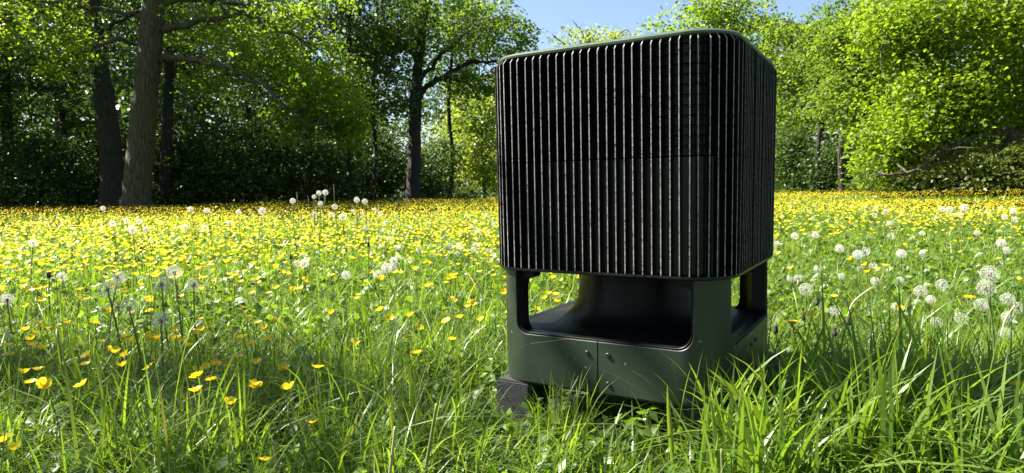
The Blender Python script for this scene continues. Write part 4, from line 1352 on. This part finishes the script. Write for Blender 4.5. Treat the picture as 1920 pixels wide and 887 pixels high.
stalk('grass_stalk', 'upright yellow-green cut stalk in the foreground grass', [(790, 940), (800, 870), (812, 800), (819, 757)], .98, .0032, 'stem', 1.0, 'stalk')
stalk('grass_stalk', 'shorter straw-coloured stalk left of the yellow-green one', [(725, 940), (732, 880), (738, 830), (741, 800)], .95, .0028, 'straw', .2, 'stalk')
stalk('grass_stalk', 'short pale-topped cut stem in the grass before the device', [(1357, 930), (1355, 885), (1353, 842)], .95, .0034, 'stem', .8, 'stalk')
stalk('dry_straw', 'bent dry straw leaning right in the grass right of the device', [(1590, 592), (1598, 570), (1615, 553), (1640, 536)], 1.9, .0026, 'straw', .8, 'straw')
stalk('dry_straw', 'dry straw leaning left across the bent straw right of the device', [(1632, 612), (1605, 588), (1580, 560), (1572, 545)], 1.92, .0024, 'straw', .6, 'straw')
stalk('dry_straw', 'thin pale straw standing up beside the right-edge dandelions', [(1874, 640), (1885, 600), (1903, 572)], 1.7, .0024, 'straw', .9, 'straw')
stalk('dry_straw', 'pale dry straw slanting through the left buttercups', [(222, 492), (232, 478), (240, 466)], 2.6, .0026, 'straw', .7, 'straw')


def big_blade(label, pts, d, w, tint, cat='grass blade'):
    P, _ = smooth_path([at(a, b, d) for a, b in pts], [1] * len(pts), 12)
    V = []; base = P[0]
    for i, p in enumerate(P):
        t = i / 11; ww = w * .5 * (1 - t ** 3) * (.8 + .4 * t)
        tn = P[min(i + 1, 11)] - P[max(i - 1, 0)]; sdv = np.cross(tn, (0, 1, 0)); sdv = sdv / (np.linalg.norm(sdv) + 1e-9)
        q = p - base
        V += [tuple(q - sdv * ww), tuple(q + np.array((0, ww * .5, 0))), tuple(q + sdv * ww)]
    Fc = []
    for i in range(11):
        b = i * 3; Fc += [(b, b + 1, b + 4, b + 3), (b + 1, b + 2, b + 5, b + 4)]
    o = link('tall_grass', set_tint(mesh_from('tall_grass', V, Fc, M['grass'], smooth=True), tint), None, tuple(base)); tag(o, label, cat)


big_blade('broad pale grass blade leaning left across the right corner of the base', [(1500, 900), (1440, 800), (1385, 740), (1326, 690)], 1.0, .013, .7)
big_blade('bright folded grass blade standing before the near corner of the base', [(1262, 870), (1256, 800), (1251, 720)], 1.02, .009, .9)
big_blade('tall upright grass blade at right of the foreground clump', [(1690, 760), (1692, 710), (1715, 650)], 1.15, .010, .6)
big_blade('long grass blade crossing the right foreground clump', [(1900, 930), (1790, 790), (1760, 740)], 1.0, .009, .75)
for (px, py) in ((55, 880), (105, 884), (131, 882)):
    p = at(px, py, 1.15)
    V, Fc = [], []
    for k in range(5):
        v, f = petal_geo(k * 1.257, .008, .008, .5); o_ = len(V); V += v; Fc += [tuple(i + o_ for i in q) for q in f]
    root = empty('violet_flower', (p.x, p.y, 0)); tag(root, 'small violet flower low in the grass at the lower left corner', 'flower', 'violet flowers')
    o = link('petals', set_tint(mesh_from('petals', V, Fc, M['violet'], smooth=True), .5), root); o.location = (0, 0, max(p.z, .05))
    link('stem', stem_mesh('stem', (0, .02, -.01), (0, 0, max(p.z, .05)), (.004, 0, 0), .0009, .0007, .2), root)
print('crown tris', N_TRI[0])
